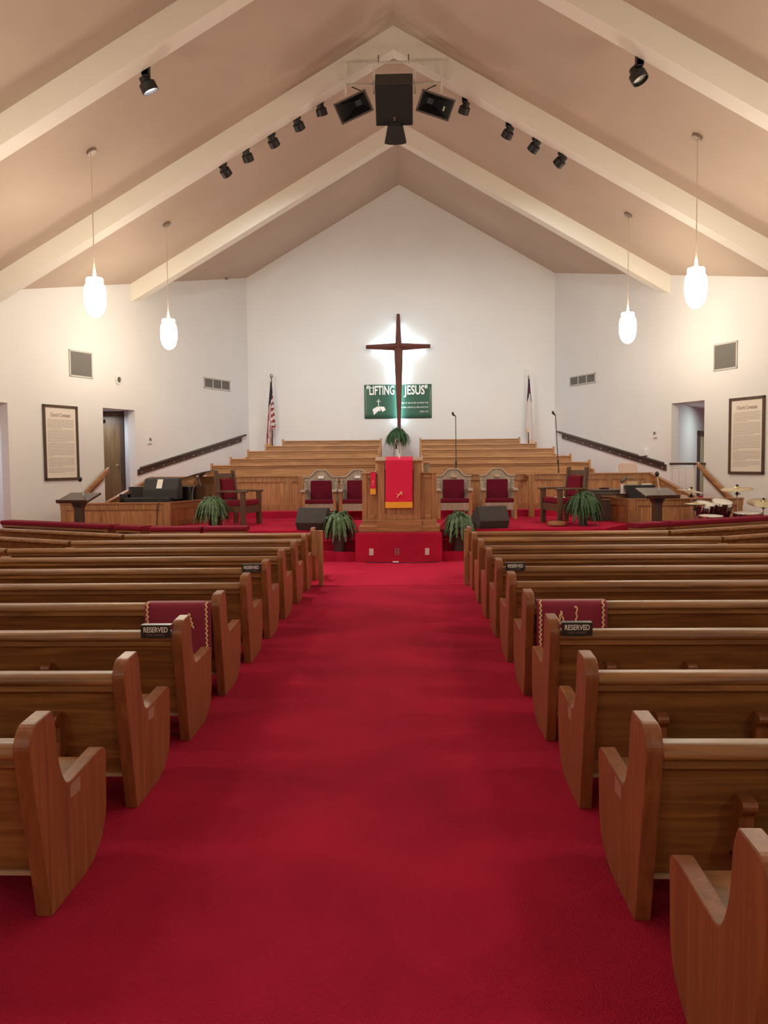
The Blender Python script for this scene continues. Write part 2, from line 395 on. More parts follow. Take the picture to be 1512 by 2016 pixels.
# ------------------------------------------------------------------ pews
# profile of the pew end (y forward, z up)
END = rounded([(0.0, 0), (.40, 0), (.535, .07), (.585, .16), (.60, .44), (.555, .465), (.17, .44), (.105, .55), (.085, .72), (.055, .775), (-.10, .765), (-.145, .70)],
              [0, .12, .06, .1, .02, .02, .05, .08, .05, .008, .06, .03], 4)
RAIL = rounded([(-.125, .645), (-.035, .645), (-.02, .66), (-.02, .685), (-.04, .702), (-.105, .702), (-.13, .685), (-.135, .66)], .016, 3)
def rackbr(b, x, mtx):
    pr = rounded([(-.02, .26), (-.02, .50), (-.09, .51), (-.135, .50), (-.14, .47), (-.10, .44), (-.10, .30)], .015, 3)
    b.prism(pr, x, x + .055, 'x', mtx)
def pew(side, k, label, tape=False):
    y0 = 3.03 + 1.0 * k
    xa = .82 if side > 0 else -1.36
    joint = XC + side * (3.88 + .37 * (9 - k)) if k >= 0 else XC + side * 7.6
    Lg = abs(joint - xa)
    t = thing('pew', label, 'pew', (xa, y0, 0), 0, 'oak pews in rows either side of the aisle')
    S = side
    def bx(nm, mt, x0, x1, pr, **kw):
        bb = MB(); bb.prism(pr, S * x0, S * x1, 'x', kw.get('mtx')); return bb.obj(nm, mt, t, bevel=kw.get('bevel', .004), smooth=False)
    e = bx('end_panel', 'pew_z', 0, .06, END, bevel=.004)
    back = [(-.085, .66), (-.06, .66), (.10, .40), (.075, .40), (.035, .165), (.015, .165)]
    bx('backrest', 'pew_x', .06, Lg, [(-.10, .655), (-.045, .655), (.085, .40), (.055, .38), (.045, .17), (.02, .17)])
    bb = MB(); bb.prism(RAIL, S * .06, S * Lg, 'x'); bb.box(*sorted((S * .06, S * Lg)), -.118, -.05, .615, .648); bb.obj('top_rail', 'pew_x', t, bevel=.003)
    bx('seat', 'pew_x', .06, Lg, rounded([(.06, .375), (.54, .40), (.54, .425), (.06, .405)], .008, 2))
    bb = MB(); bb.box(*sorted((S * .06, S * Lg)), .008, .03, .155, .172); bb.obj('bottom_batten', 'batten', t)
    # racks for hymnals
    def rack(xo, mtx=None):
        m0 = mtx or Matrix.Identity(4)
        bb = MB(); xs = (xo, xo + .47); 
        bb.box(*sorted((S * xs[0], S * (xs[1] + .055))), -.10, -.02, .27, .285, m0)
        bb.box(*sorted((S * xs[0], S * (xs[1] + .055))), -.105, -.093, .285, .36, m0)
        rk = bb.obj('hymnal_rack', 'pew_x', t, bevel=.003)
        for x in xs:
            bb = MB(); rackbr(bb, S * x if S > 0 else -x - .055, m0); bb.obj('bracket', 'pew_z', rk, bevel=.004)
    rack(.335)
    if Lg > 2.6 and k >= 1: rack(Lg * .62)
    if k >= 7:
        a = R(28.6); mtx = Matrix.Translation((S * Lg, 0, 0)) @ Matrix.Rotation(S * a, 4, 'Z')
        W = 3.3
        def wg(nm, mt, pr, x0=-.02, x1=W, bevel=.004):
            bb = MB(); bb.prism(pr, S * x0, S * x1, 'x', mtx); bb.obj(nm, mt, t, bevel=bevel)
        wg('backrest', 'pew_x', [(-.10, .655), (-.045, .655), (.085, .40), (.055, .38), (.045, .17), (.02, .17)])
        wg('top_rail', 'pew_x', RAIL)
        wg('seat', 'pew_x', rounded([(.06, .375), (.54, .40), (.54, .425), (.06, .405)], .008, 2))
        wg('end_panel', 'pew_z', END, W, W + .06, .007)
        bb = MB(); bb.box(*sorted((S * (Lg - .05), S * (Lg + .07))), -.15, -.11, .56, .615); bb.obj('corner_block', 'tan', t, bevel=.004)
    else:
        bb = MB(); bb.prism(END, S * Lg, S * (Lg + .06), 'x'); bb.obj('end_panel', 'pew_z', t, bevel=.007)
    if tape:
        bb = MB(); xx = -S * .0012
        bb.prism([(.20, .375), (.30, .37), (.30, .43), (.20, .425)], min(xx, 0), max(xx, 0), 'x'); bb.obj('tape_strip', 'tape', t)
    return t
ORD = ['first', 'second', 'third', 'fourth', 'fifth', 'sixth', 'seventh', 'eighth', 'ninth', 'tenth']
EXTRA = {(-1, 0): 'with clear tape on its arm', (-1, 2): 'carrying a RESERVED sign at its end', (-1, 3): 'draped with a burgundy gold-braided cloth', (-1, 5): 'carrying a small RESERVED sign',
         (1, 2): 'carrying a RESERVED sign at its end', (1, 3): 'draped with a burgundy gold-braided cloth', (1, 5): 'carrying a small RESERVED sign',
         (-1, 9): 'closest to the stage', (1, 9): 'closest to the stage'}
for side, nm in ((-1, 'left'), (1, 'right')):
    for k in range(10):
        pew(side, k, '%s oak pew from the camera %s of aisle%s' % (ORD[k], nm, ', ' + EXTRA[(side, k)] if (side, k) in EXTRA else ''), tape=k in (0, 1))
pew(1, -1, 'oak pew cut off by the bottom right corner, right of the aisle')
# wider boards flanking the aisle where the floor turns a lighter red
for side, nm in ((-1, 'left'), (1, 'right')):
    b = MB(); x = XC + side * .975; x2 = XC + side * 1.035
    pr = rounded([(11.5, 0), (11.56, 0), (11.56, .77), (11.5, .77)], .008, 2)
    b.prism(pr, min(x, x2), max(x, x2), 'x')
    x3 = XC + side * (1.125 if side < 0 else 1.04)
    t = thing('aisle_post', 'light oak upright board beside the ninth pew end, %s of the aisle' % nm, 'post', (0, 0, 0), 0, 'oak uprights flanking the aisle')
    b.obj('post', 'oak_z', t, bevel=.004)
    b = MB(); b.box(*sorted((x2, x3)), 11.52, 11.55, .42, .77); b.obj('panel', 'oak_z', t, bevel=.003)

# reserved signs
def sign(x0, y, z, s, lab, grp):
    t = thing('reserved_sign', lab, 'sign', (x0, y, z), 0, grp)
    b = MB(); b.box(0, .18, -.006, 0, 0, .075); b.box(.0, .18, -.006, .05, .073, .078); b.obj('plaque', 'signblack', t, bevel=.0015)
    text_obj('lettering', 'RESERVED', .043, 'lettering', t, Matrix.Translation((.09, -.0075, .048)) @ FRONT, .0006, sx=.76, bold=.0008)
    text_obj('small_lettering', 'FOR USHERS', .019, 'dim_lettering', t, Matrix.Translation((.09, -.0075, .018)) @ FRONT, .0004, sx=1.0)
g = 'black RESERVED signs hung on pew rails'
sign(-1.60, 4.885, .672, 1, 'black RESERVED FOR USHERS sign hanging on third pew left of the aisle', g)
sign(.885, 4.885, .678, 1, 'black RESERVED FOR USHERS sign hanging on third pew right of the aisle', g)
sign(-1.595, 7.885, .667, 1, 'small far RESERVED sign hanging on sixth pew left of the aisle', g)
sign(.905, 7.885, .667, 1, 'small far RESERVED sign hanging on sixth pew right of the aisle', g)

# draped cloths with wavy gold braid
def rickrack(b, path, amp, per, r):
    # path: function t->(point, side vector), t in metres
    L, fn = path; n = int(L / per * 6); pts = []
    for i in range(n + 1):
        t = L * i / n; p, sv = fn(t); pts.append(p + sv * amp * math.sin(2 * PI * t / per))
    b.tube(pts, r, 6)
def drape_cloth(x0, x1, y0, lab, letters):
    t = thing('draped_cloth', lab, 'cloth', (x0, y0, 0), 0, 'burgundy cloths draped over pews')
    W = x1 - x0
    prof = [(-.152, .335), (-.150, .50), (-.148, .64), (-.143, .69), (-.12, .712), (-.07, .714), (-.02, .708), (-.005, .68), (.0, .60), (.05, .50)]
    pp = smooth_path([(p[0], 0, p[1]) for p in prof], 4)
    b = MB()
    def fn(u, v):
        i = v * (len(pp) - 1); a = pp[int(i)]; c = pp[min(int(i) + 1, len(pp) - 1)]; q = a.lerp(c, i - int(i))
        wob = .006 * math.sin(u * 9 + 1) * max(0, (.62 - q.z)) * 3
        return Vector((u * W, q.x - abs(wob), q.z))
    b.grid(fn, 24, 40)
    o = b.obj('cloth_body', 'drape', t, smooth=True)
    s = o.modifiers.new('sol', 'SOLIDIFY'); s.thickness = .004
    b = MB()
    L = .40
    def at(x):
        def f(tt):
            q = .335 + tt
            if q < .69: y = -.158
            else: y = -.155 + (q - .69) * .8
            return Vector((x, y, min(q, .716))), Vector((1, 0, 0))
        return f
    for x in (.022, W - .03): rickrack(b, (L - .015, at(x)), .006, .034, .0055)
    b.obj('gold_braid', 'gold', t, smooth=True)
    b = MB()
    for (xa, za, xb, zb) in letters:
        n = 14; d = Vector((xb - xa, 0, zb - za)); ln = d.length; d.normalize(); sv = Vector((d.z, 0, -d.x))
        pts = [Vector((xa, -.158, za)) + d * ln * i / n + sv * .005 * math.sin(i * 1.6) for i in range(n + 1)]
        b.tube(pts, .0055, 6)
    b.obj('braid_letter', 'gold', t, smooth=True)
drape_cloth(-1.895, -1.42, 6.03, 'burgundy velvet cloth with gold braid draped on fourth pew left of the aisle',
            [(.29, .53, .32, .64), (.35, .53, .32, .64)])
drape_cloth(.895, 1.385, 6.03, 'burgundy velvet cloth with gold braid draped on fourth pew right of the aisle',
            [(.14, .50, .165, .645), (.20, .50, .165, .645), (.15, .56, .19, .56), (.27, .50, .275, .67), (.275, .67, .262, .675)])

# padded benches between the front pews and the stage
def bench(x0, x1, yy, rz, lab):
    t = thing('padded_bench', lab, 'bench', (x0, yy, 0), rz, 'low red benches before the stage')
    L = x1 - x0
    b = MB(); b.prism(rounded([(-.14, .66), (.14, .66), (.14, .735), (-.14, .735)], .03, 4), .0, L, 'x'); b.obj('cushion', 'cushion', t, bevel=.01)
    b = MB(); b.box(.02, L - .02, -.12, .12, .625, .662); b.box(.02, L - .02, -.10, -.08, .3, .63); b.obj('frame', 'pew_x', t)
    for x in (.04, L - .1):
        b = MB(); b.box(x, x + .06, -.12, .12, 0, .63); b.obj('leg', 'pew_z', t, bevel=.004)
bench(-3.19, -2.51, 12.95, 0, 'short red padded bench in front of the fern left of the stage')
bench(-4.03, -3.22, 12.95, 0, 'red padded bench second outward from the left stage front')
def abench(side, d0, L, lab):
    bench(0, L, 0, 0, lab); o = sorted([q for q in bpy.data.objects if q.name.startswith('padded_bench')], key=lambda q: q.name)[-1]
    o.location = (XC + side * d0, 12.84 + (d0 - 3.435) * .5455, 0); o.rotation_euler = (0, 0, R(28.6) if side > 0 else R(180 - 28.6))
abench(-1, 3.93, .60, 'small red padded bench before the panelled pit wall on the left')
abench(-1, 4.57, 2.75, 'long red padded bench angled toward the left side wall')
abench(1, 3.66, .60, 'short red padded bench by the right stage corner')
abench(1, 4.29, 2.75, 'long red padded bench angled toward the right wall below the drums')

# ------------------------------------------------------------------ choir
INN = .52
outer = [4.43, 4.17, 3.91, 3.60, 3.28]; railz = [1.675, 1.83, 2.025, 2.165, 2.325]
ROWN = ['lowest', 'second', 'third', 'fourth', 'topmost']
for i, y in enumerate((19.6, 20.5, 21.4, 22.3, 23.2)):
    fz = tiers[i][1]; rz_ = railz[i]
    for side, nm in ((-1, 'left'), (1, 'right')):
        t = thing('choir_pew', 'light oak choir pew %s of the cross, %s of the five rising rows' % (nm, ROWN[i]), 'pew', (XC + side * INN, y, fz), 0, 'choir pews on rising tiers')
        L = outer[i] - INN; h = rz_ - fz; S = side
        b = MB(); b.box(*sorted((S * .04, S * (L - .04))), .0, .03, .10, h - .02); b.obj('backrest', 'oak_x', t)
        b = MB(); b.prism(rounded([(-.035, h - .035), (.05, h - .035), (.05, h), (-.035, h)], .01, 2), S * .04, S * (L - .04), 'x'); b.box(*sorted((S * .04, S * (L - .04))), -.014, 0, h - .075, h - .035); b.obj('top_rail', 'oak_x', t)
        b = MB(); b.box(*sorted((S * .04, S * (L - .04))), -.42, .0, .40, .43); b.obj('seat', 'oak_x', t, bevel=.004)
        pr = rounded([(-.44, 0), (.06, 0), (.07, h + .045), (-.03, h + .045), (-.05, h - .2), (-.12, .60), (-.44, .60)], [0, 0, .02, .02, .1, .05, .05], 3)
        for xx in (0, L - .04):
            b = MB(); b.prism(pr, S * xx, S * (xx + .045), 'x'); b.obj('end_panel', 'oak_z', t, bevel=.004)

def panel_run(parent, p0, p1, z0, z1a, z1b, n, names=('panel', 'stile', 'cap_rail'), th=.05, mt='screen', toe=.12):
    """panelled wooden screen between two floor points (front face to the camera side = right of p0->p1)"""
    p0 = Vector((*p0, 0)); p1 = Vector((*p1, 0)); d = p1 - p0; L = d.length; d.normalize()
    mtx = Matrix.Translation(p0) @ Matrix.Rotation(math.atan2(d.y, d.x), 4, 'Z')
    za = z1a; zb = z1b
    top = lambda x: za + (zb - za) * x / L
    def q(b, x0, x1, y0, y1, f0, f1):
        P = [mtx @ Vector((x, y, f(x))) for f in (f0, f1) for y in (y0, y1) for x in (x0, x1)]
        v = [b.bm.verts.new(w) for w in P]
        for f in ((0, 2, 3, 1), (4, 5, 7, 6), (0, 1, 5, 4), (2, 6, 7, 3), (0, 4, 6, 2), (1, 3, 7, 5)): b._f([v[i] for i in f])
    c0 = lambda z: (lambda x: z)
    b = MB(); q(b, 0, L, 0, th, c0(z0), lambda x: top(x) - .02); b.obj(names[0], mt, parent)
    b = MB(); q(b, -.01, L + .01, -.022, 0, lambda x: top(x) - .13, lambda x: top(x) - .02); q(b, -.01, L + .01, -.022, 0, c0(z0), c0(z0 + toe))
    q(b, 0, L, -.012, 0, lambda x: top(x) - .145, lambda x: top(x) - .13)
    q(b, 0, L, -.012, 0, c0(z0 + toe), c0(z0 + toe + .015))
    for i in range(n + 1):
        x = (L - .12) * i / n; q(b, x, x + .12, -.022, 0, c0(z0 + toe), lambda x: top(x) - .13)
    b.obj(names[1], 'oak_z', parent)
    b = MB(); q(b, -.02, L + .02, -.04, th + .02, lambda x: top(x) - .022, lambda x: top(x) + .006); b.obj(names[2], 'oak_x', parent, bevel=.003)
t = thing('choir_screen', 'panelled light wood screen behind the throne chairs, below the choir pews', 'screen', (0, 0, 0))
panel_run(t, (XC - 3.75, 18.68), (XC + 3.75, 18.68), .64, 1.42, 1.42, 6)
for side in (-1, 1):
    a = (XC + side * 3.75, 18.68); c = (XC + side * 5.55, 18.68); e = (XC + side * 6.12, 17.45)
    if side < 0: panel_run(t, c, a, .32, 1.42, 1.42, 2); panel_run(t, e, c, .32, .93, 1.42, 1)
    else: panel_run(t, a, c, .32, 1.42, 1.42, 2); panel_run(t, c, e, .32, 1.42, .93, 1)
for x in (-2.33, 2.62):
    b = MB(); b.box(x - .06, x + .06, 18.02, 18.12, .5, 1.425); b.box(x - .05, x + .05, 18.1, 18.66, 1.36, 1.42); b.obj('post', 'oak_z', t, bevel=.006)
for side, nm in ((-1, 'left'), (1, 'right')):
    t = thing('pit_wall', 'low panelled wood wall around the %s pit at the stage side' % ('piano' if side < 0 else 'organ'), 'low wall', (0, 0, 0), 0, 'panelled pit walls beside the stage')
    A = (XC + side * 6.53, 16.05); Bp = (XC + side * 4.45, 16.05); Cp = (XC + side * 4.03, 17.3); Dp = (XC + side * 3.79, 18.0)
    if side < 0: panel_run(t, A, Bp, 0, .965, .965, 1); panel_run(t, Bp, Cp, 0.5, .965, .965, 1, toe=.08); panel_run(t, Cp, Dp, .5, .965, .965, 1, toe=.08)
    else: panel_run(t, Bp, A, 0, .965, .965, 1); panel_run(t, Cp, Bp, .5, .965, .965, 1, toe=.08); panel_run(t, Dp, Cp, .5, .965, .965, 1, toe=.08)
    x = XC + side * 4.45
    b = MB(); b.box(x - .07, x + .07, 16.01, 16.13, 0, .97); b.obj('corner_post', 'oak_z', t, bevel=.005)

# ------------------------------------------------------------------ wall fittings
def wallmat(y, side, z, off=0.0):
    """local frame on a splayed side wall: +x along the wall to the viewer's right, -y out of the wall, z up"""
    n = Vector((-side * math.cos(R(22.5)), -math.sin(R(22.5)), 0))     # into the room
    ang = math.atan2(n.y, n.x) + PI / 2
    return Matrix.Translation(Vector((wx(y, side), y, z)) + n * off) @ Matrix.Rotation(ang, 4, 'Z')
def put(o, mtx): o.location = mtx.to_translation(); o.rotation_euler = mtx.to_euler()
C225 = 1 / math.cos(R(22.5))
for side, (y, lab) in ((-1, (17.79, 'framed paper covenant hanging on the left wall beside the dark door')), (1, (17.71, 'framed paper covenant hanging on the right wall above the drums'))):
    t = thing('framed_covenant', lab, 'framed document', (0, 0, 0), 0, 'framed church covenants'); put(t, wallmat(y, side, 1.385))
    W = .485; Hh = 1.60
    b = MB()
    for q in ((-W, -W + .055, 0, Hh), (W - .055, W, 0, Hh), (-W, W, 0, .055), (-W, W, Hh - .055, Hh)): b.box(q[0], q[1], -.04, -.002, q[2], q[3])
    b.obj('frame', 'walnut_z', t, bevel=.004)
    b = MB(); b.box(-W + .05, W - .05, -.016, -.004, .05, Hh - .05); b.obj('paper', 'paper', t)
    text_obj('title', 'Church Covenant', .115, 'ink_title', t, Matrix.Translation((0, -.018, Hh - .215)) @ FRONT, .0005, sx=.68, bold=.002)
    b = MB(); rr = random.Random(3); z = Hh - .32; ln = 0
    breaks = {6: .55, 15: .75, 25: .2, 32: .5, 36: .6}
    while z > .16:
        x = -W + .115 + (.03 if ln in (0, 7, 16, 26, 33) else 0); xe = (W - .115) if ln not in breaks else (-W + .1 + breaks[ln] * (2 * W - .2))
        while x < xe:
            w = rr.uniform(.02, .07); x2 = min(x + w, xe); b.box(x, x2, -.0175, -.016, z, z + .013); x = x2 + .012
        z -= .0295 + (.014 if ln in breaks else 0); ln += 1
    o = b.obj('printed_text', 'ink', t); o['kind'] = 'stuff'
def grille(side, y, z, w, h, n, lab, name='wall_vent'):
    t = thing(name, lab, 'vent', (0, 0, 0), 0, 'wall vents'); put(t, wallmat(y, side, z))
    b = MB(); f = .035
    b.box(-w / 2, w / 2, -.02, -.002, 0, f); b.box(-w / 2, w / 2, -.02, -.002, h - f, h)
    for i in range(n + 1):
        x = -w / 2 + (w - f) * i / n; b.box(x, x + f, -.02, -.002, 0, h)
    b.obj('frame', 'vent', t)
    b = MB(); b.box(-w / 2 + .01, w / 2 - .01, -.006, -.003, .01, h - .01); b.obj('backing', 'ventdark', t)
    b = MB(); k = int(h / .028)
    for i in range(1, k):
        zz = h * i / k; b.box(-w / 2 + .02, w / 2 - .02, -.014, -.005, zz, zz + .012, None)
    b.obj('slat', 'ventdark', t)
grille(-1, 23.07, 3.745, 1.22, .295, 3, 'wide three-part grey vent high on the left splayed wall')
grille(1, 23.2, 3.77, 1.22, .27, 3, 'wide three-part grey vent high on the right splayed wall')
grille(-1, 18.39, 3.63, .69, .58, 1, 'square grey mesh vent above the left framed covenant')
grille(1, 18.30, 3.61, .69, .58, 1, 'square grey mesh vent above the right door opening')
for side, lab in ((-1, 'dark brown sloping wall rail rising along the left choir wall'), (1, 'dark brown sloping wall rail rising along the right choir wall')):
    t = thing('sloping_rail', lab, 'handrail', (0, 0, 0), 0, 'dark sloping rails on choir walls')
    ya, yb = 20.0, 24.1; za, zb = 1.445, 2.335
    L = (yb - ya) * C225; m0 = wallmat(ya, side, za)
    sgn = 1 if side < 0 else -1        # local x grows toward the back wall on the left side
    put(t, m0)
    sl = (zb - za) / L
    def bar(b, x0, x1, z0, z1, d0, d1):
        P = [Vector((sgn * x, y, z0 + dz + sl * x)) for dz in (0, z1 - z0) for y in (d0, d1) for x in (x0, x1)]
        v = [b.bm.verts.new(w) for w in P]
        for f in ((0, 2, 3, 1), (4, 5, 7, 6), (0, 1, 5, 4), (2, 6, 7, 3), (0, 4, 6, 2), (1, 3, 7, 5)): b._f([v[i] for i in f])
    b = MB(); bar(b, 0, L, 0, .14, -.035, -.002); b.obj('backboard', 'walnut', t, bevel=.003)
    b = MB(); bar(b, .08, L + .18, .14, .185, -.09, -.002); b.obj('grip_rail', 'walnut', t, bevel=.008)
    for i in range(11):
        x = .12 + (L - .35) * i / 10
        b = MB(); b.cyl((sgn * x, -.035, .055 + sl * x), (sgn * x, -.042, .055 + sl * x), .014, 10); b.obj('screw', 'outlet', t)
# stair handrails by the side doors
for side, y0_, lab in ((-1, 19.0, 'reddish wooden stair rail fixed beside the left dark door'), (1, 18.95, 'reddish wooden stair rail fixed beside the right door opening')):
    t = thing('stair_rail', lab, 'handrail', (0, 0, 0), 0, 'wooden stair rails')
    L = 1.12; dz = -.80; sgn = -1 if side < 0 else 1
    put(t, wallmat(y0_, side, 1.55))
    def bar(b, x0, x1, a, c, d0, d1):
        P = [Vector((sgn * x, y, z + dz * x / L)) for z in (a, c) for y in (d0, d1) for x in (x0, x1)]
        v = [b.bm.verts.new(w) for w in P]
        for f in ((0, 2, 3, 1), (4, 5, 7, 6), (0, 1, 5, 4), (2, 6, 7, 3), (0, 4, 6, 2), (1, 3, 7, 5)): b._f([v[i] for i in f])
    b = MB(); bar(b, 0, L, 0, .10, -.13, -.06); b.obj('grip_rail', 'oak_x', t, bevel=.012)
    b = MB(); bar(b, .12, L - .02, -.10, .0, -.06, -.002); b.obj('backboard', 'pew_x', t, bevel=.004)
# guard rail over the right opening
t = thing('guard_rail', 'dark top rail with white panels crossing the right door opening', 'railing'); put(t, wallmat(19.85, 1, .76, .02))
b = MB(); b.box(0, 1.13, -.05, .02, .82, .87); b.obj('top_rail', 'walnut', t, bevel=.005)
b = MB()
for x in (.03, .78): b.box(x, x + .03, -.02, .0, 0, .82)
b.box(.03, .81, -.02, 0, .75, .775); b.obj('frame', 'beam', t)
for i in range(3):
    b = MB(); b.box(.08 + .235 * i, .29 + .235 * i, -.015, .0, .02, .735); b.obj('panel', 'trimwhite', t)
# thermostats, sensors
for side, y, z, lab in ((-1, 20.43, 2.21, 'small white thermostat on the left wall beside the dark door'), (1, 20.38, 2.23, 'small white thermostat on the right wall above the sloping rail')):
    t = thing('thermostat', lab, 'thermostat', group='thermostats'); put(t, wallmat(y, side, z))
    b = MB(); b.box(-.07, .07, -.035, -.001, 0, .19); b.obj('case', 'trimwhite', t, bevel=.006)
    b = MB(); b.box(-.04, .04, -.038, -.034, .07, .14); b.obj('dial', 'ventdark', t)
t = thing('wall_speaker', 'round white recessed speaker with dark centre above the left door', 'speaker'); put(t, wallmat(19.48, -1, 3.68) @ Matrix.Rotation(R(90), 4, 'X'))
b = MB(); b.lathe([(.115, 0.002), (.115, .02), (.07, .03), (.065, .012)], n=24, capt=False); b.obj('bezel', 'trimwhite', t, smooth='auto')
b = MB(); b.lathe([(.066, .004), (.06, .012), (.03, .02)], n=20); b.obj('cone', 'dome', t, smooth='auto')
t = thing('paper_towel_box', 'small pale box fixed low on the right wall by the sloping rail', 'box'); put(t, wallmat(20.75, 1, 1.80))
b = MB(); b.prism(rounded([(-.12, 0), (.12, 0), (.12, .17), (-.12, .17)], .04, 4), -.09, -.001, 'y'); b.obj('case', 'trimwhite', t)
t = thing('ceiling_sensor', 'tiny dark sensor where ceiling meets left wall behind the last beam', 'sensor'); put(t, wallmat(23.5, -1, 6.86))
b = MB(); b.cone((0, -.0, .0), (0, -.09, -.02), .03, .045, 12); b.obj('case', 'canopy', t)

# ------------------------------------------------------------------ cross and banner
t = thing('wall_cross', 'tall mahogany cross with glowing edges mounted on the back wall', 'cross', (-.275, 24.33, 5.02))
def cross_mesh():
    b = MB(); bm = b.bm; ci, ce = .125, .045
    tp, bt, lf, rt = .925, -2.41, -.935, .915
    iz, az = .10, .052
    f = lambda x, z, y=0: bm.verts.new((x, y, z))
    yb, yf = 0.0, -.0
    O = {'tl': (-ce, tp), 'tr': (ce, tp), 'itl': (-ci * .75, iz * 1.0), 'itr': (ci * .75, iz), 'rt': (rt, az), 'rb': (rt, -az), 'ibr': (ci, -iz * 1.1), 'ibl': (-ci, -iz * 1.1),
         'br': (ce, bt), 'bl': (-ce, bt), 'lb': (lf, -az), 'lt': (lf, az)}
    fr = {k: f(v[0], v[1], -.035) for k, v in O.items()}; bk = {k: f(v[0], v[1], .02) for k, v in O.items()}
    c = f(0, 0, -.13); e = {'t': f(0, tp, -.06), 'b': f(0, bt, -.06), 'l': f(lf, 0, -.06), 'r': f(rt, 0, -.06)}
    Q = lambda *v: b._f(list(v))
    Q(fr['tl'], fr['itl'], c, e['t']); Q(e['t'], c, fr['itr'], fr['tr'])
    Q(fr['rt'], fr['itr'], c, e['r']); Q(e['r'], c, fr['ibr'], fr['rb'])
    Q(fr['br'], fr['ibr'], c, e['b']); Q(e['b'], c, fr['ibl'], fr['bl'])
    Q(fr['lb'], fr['ibl'], c, e['l']); Q(e['l'], c, fr['itl'], fr['lt'])
    order = ['tl', 'tr', 'itr', 'rt', 'rb', 'ibr', 'br', 'bl', 'ibl', 'lb', 'lt', 'itl']
    for i in range(12):
        a, d = order[i], order[(i + 1) % 12]
        tip = {('tl', 'tr'): 't', ('rt', 'rb'): 'r', ('br', 'bl'): 'b', ('lb', 'lt'): 'l'}.get((a, d))
        if tip: b._f([fr[a], e[tip], fr[d], bk[d], bk[a]])
        else: Q(fr[a], fr[d], bk[d], bk[a])
    b._f([bk[k] for k in order])
    return b
cross_mesh().obj('cross_body', 'crosswood', t)
b = MB(); b.box(-.035, .035, .05, .075, -2.15, .55); b.box(-.68, .68, .05, .075, -.03, .03); b.obj('glow_tube', 'neon', t)
b = MB(); b.box(-.02, .02, .015, .165, -2.3, -2.2); b.box(-.02, .02, .015, .165, .7, .8); b.obj('bracket', 'steel', t)
t = thing('church_banner', 'green vinyl banner reading LIFTING JESUS behind the foot of the cross', 'banner', (-.305, 24.485, 3.465))
W, Hh = .975, .49
b = MB(); b.grid(lambda u, v: Vector(((2 * u - 1) * W, -.012 * math.sin(u * 9) * (.4 + v) * .5 - .008, (2 * v - 1) * Hh)), 40, 8)
o = b.obj('vinyl', 'green', t, smooth=True); s_ = o.modifiers.new('sol', 'SOLIDIFY'); s_.thickness = .003
tx = lambda nm, s, x, z, sz, **k: text_obj(nm, s, sz, 'lettering', t, Matrix.Translation((x, -.024, z)) @ FRONT, .001, **k)
tx('headline', '"LIFTING', -.5, .31, .36, sx=.58, bold=.007); tx('headline', 'UP', -.0, .36, .15, sx=.7, bold=.003); tx('headline', 'JESUS"', .53, .31, .36, sx=.68, bold=.008)
tx('verse', '"AND I, IF I BE LIFTED UP FROM THE', .88, -.05, .062, align='RIGHT', sx=.85)
tx('verse', 'EARTH, WILL DRAW ALL MEN UNTO ME."', .90, -.175, .062, align='RIGHT', sx=.8); tx('verse', 'JOHN 12:32', .88, -.30, .06, align='RIGHT', sx=.8)
b = MB(); yy = -.024
b.box(-.575, -.555, yy - .001, yy, -.13, .07); b.box(-.625, -.50, yy - .001, yy, .0, .015)
b.prism([(-.74, -.22), (-.60, -.14), (-.53, -.19), (-.50, -.27), (-.57, -.27), (-.70, -.385)], yy - .001, yy, 'y')
b.prism([(-.58, -.14), (-.40, -.15), (-.36, -.24), (-.45, -.30), (-.50, -.22)], yy - .001, yy, 'y')
b.obj('book_emblem', 'lettering', t)

# ------------------------------------------------------------------ pendants
def pendant(x, y, zb, lab):
    zc = cz(x); t = thing('pendant_lamp', lab, 'pendant lamp', (x, y, zc), 0, 'white glass pendant lamps')
    s = 1 if x > XC else -1
    m0 = Matrix.Rotation(-s * -math.atan(SL), 4, 'Y')
    b = MB(); b.lathe([(.075, -.05), (.085, -.04), (.085, -.004)], n=20, mtx=m0); b.obj('canopy', 'canopy', t, smooth='auto')
    h = zb + .64 - zc
    b = MB(); b.cyl((0, 0, -.03), (0, 0, h + .02), .0085, 8); b.cone((0, 0, h + .25), (0, 0, h + .02), .01, .03, 10); b.obj('rod', 'cord', t)
    prof = [(.03, .0), (.125, -.005), (.135, -.03), (.135, -.10), (.158, -.13), (.172, -.22), (.175, -.34), (.168, -.44), (.14, -.54), (.09, -.61), (.03, -.64)]
    b = MB(); b.lathe([(r, h + z) for r, z in prof], n=24); b.obj('glass_shade', 'lampglass', t, smooth='auto')
pendant(-5.13, 13.8, 4.125, 'larger glowing glass pendant lamp hanging on the left, above the square vent')
pendant(-5.12, 18.0, 4.163, 'smaller glowing glass pendant lamp on the left, nearer the choir')
pendant(4.63, 13.8, 4.129, 'larger glowing glass pendant lamp hanging on the right, before the right wall')
pendant(4.63, 18.0, 4.159, 'smaller glowing glass pendant lamp on the right, nearer the choir')
pendant(-5.13, 9.4, 4.13, 'glowing glass pendant lamp over the nave beyond the left picture edge')
pendant(4.63, 9.4, 4.13, 'glowing glass pendant lamp over the nave beyond the right picture edge')

for yy, w_ in ((5.2, 'mid nave'), (-3.0, 'added fill at the entrance end')):  # entrance pair is unseen, added to fill the near pews and signs
    pendant(-5.13, yy, 4.13, 'glowing glass pendant lamp over the left pews, %s, outside the picture' % w_)
    pendant(4.63, yy, 4.13, 'glowing glass pendant lamp over the right pews, %s, outside the picture' % w_)
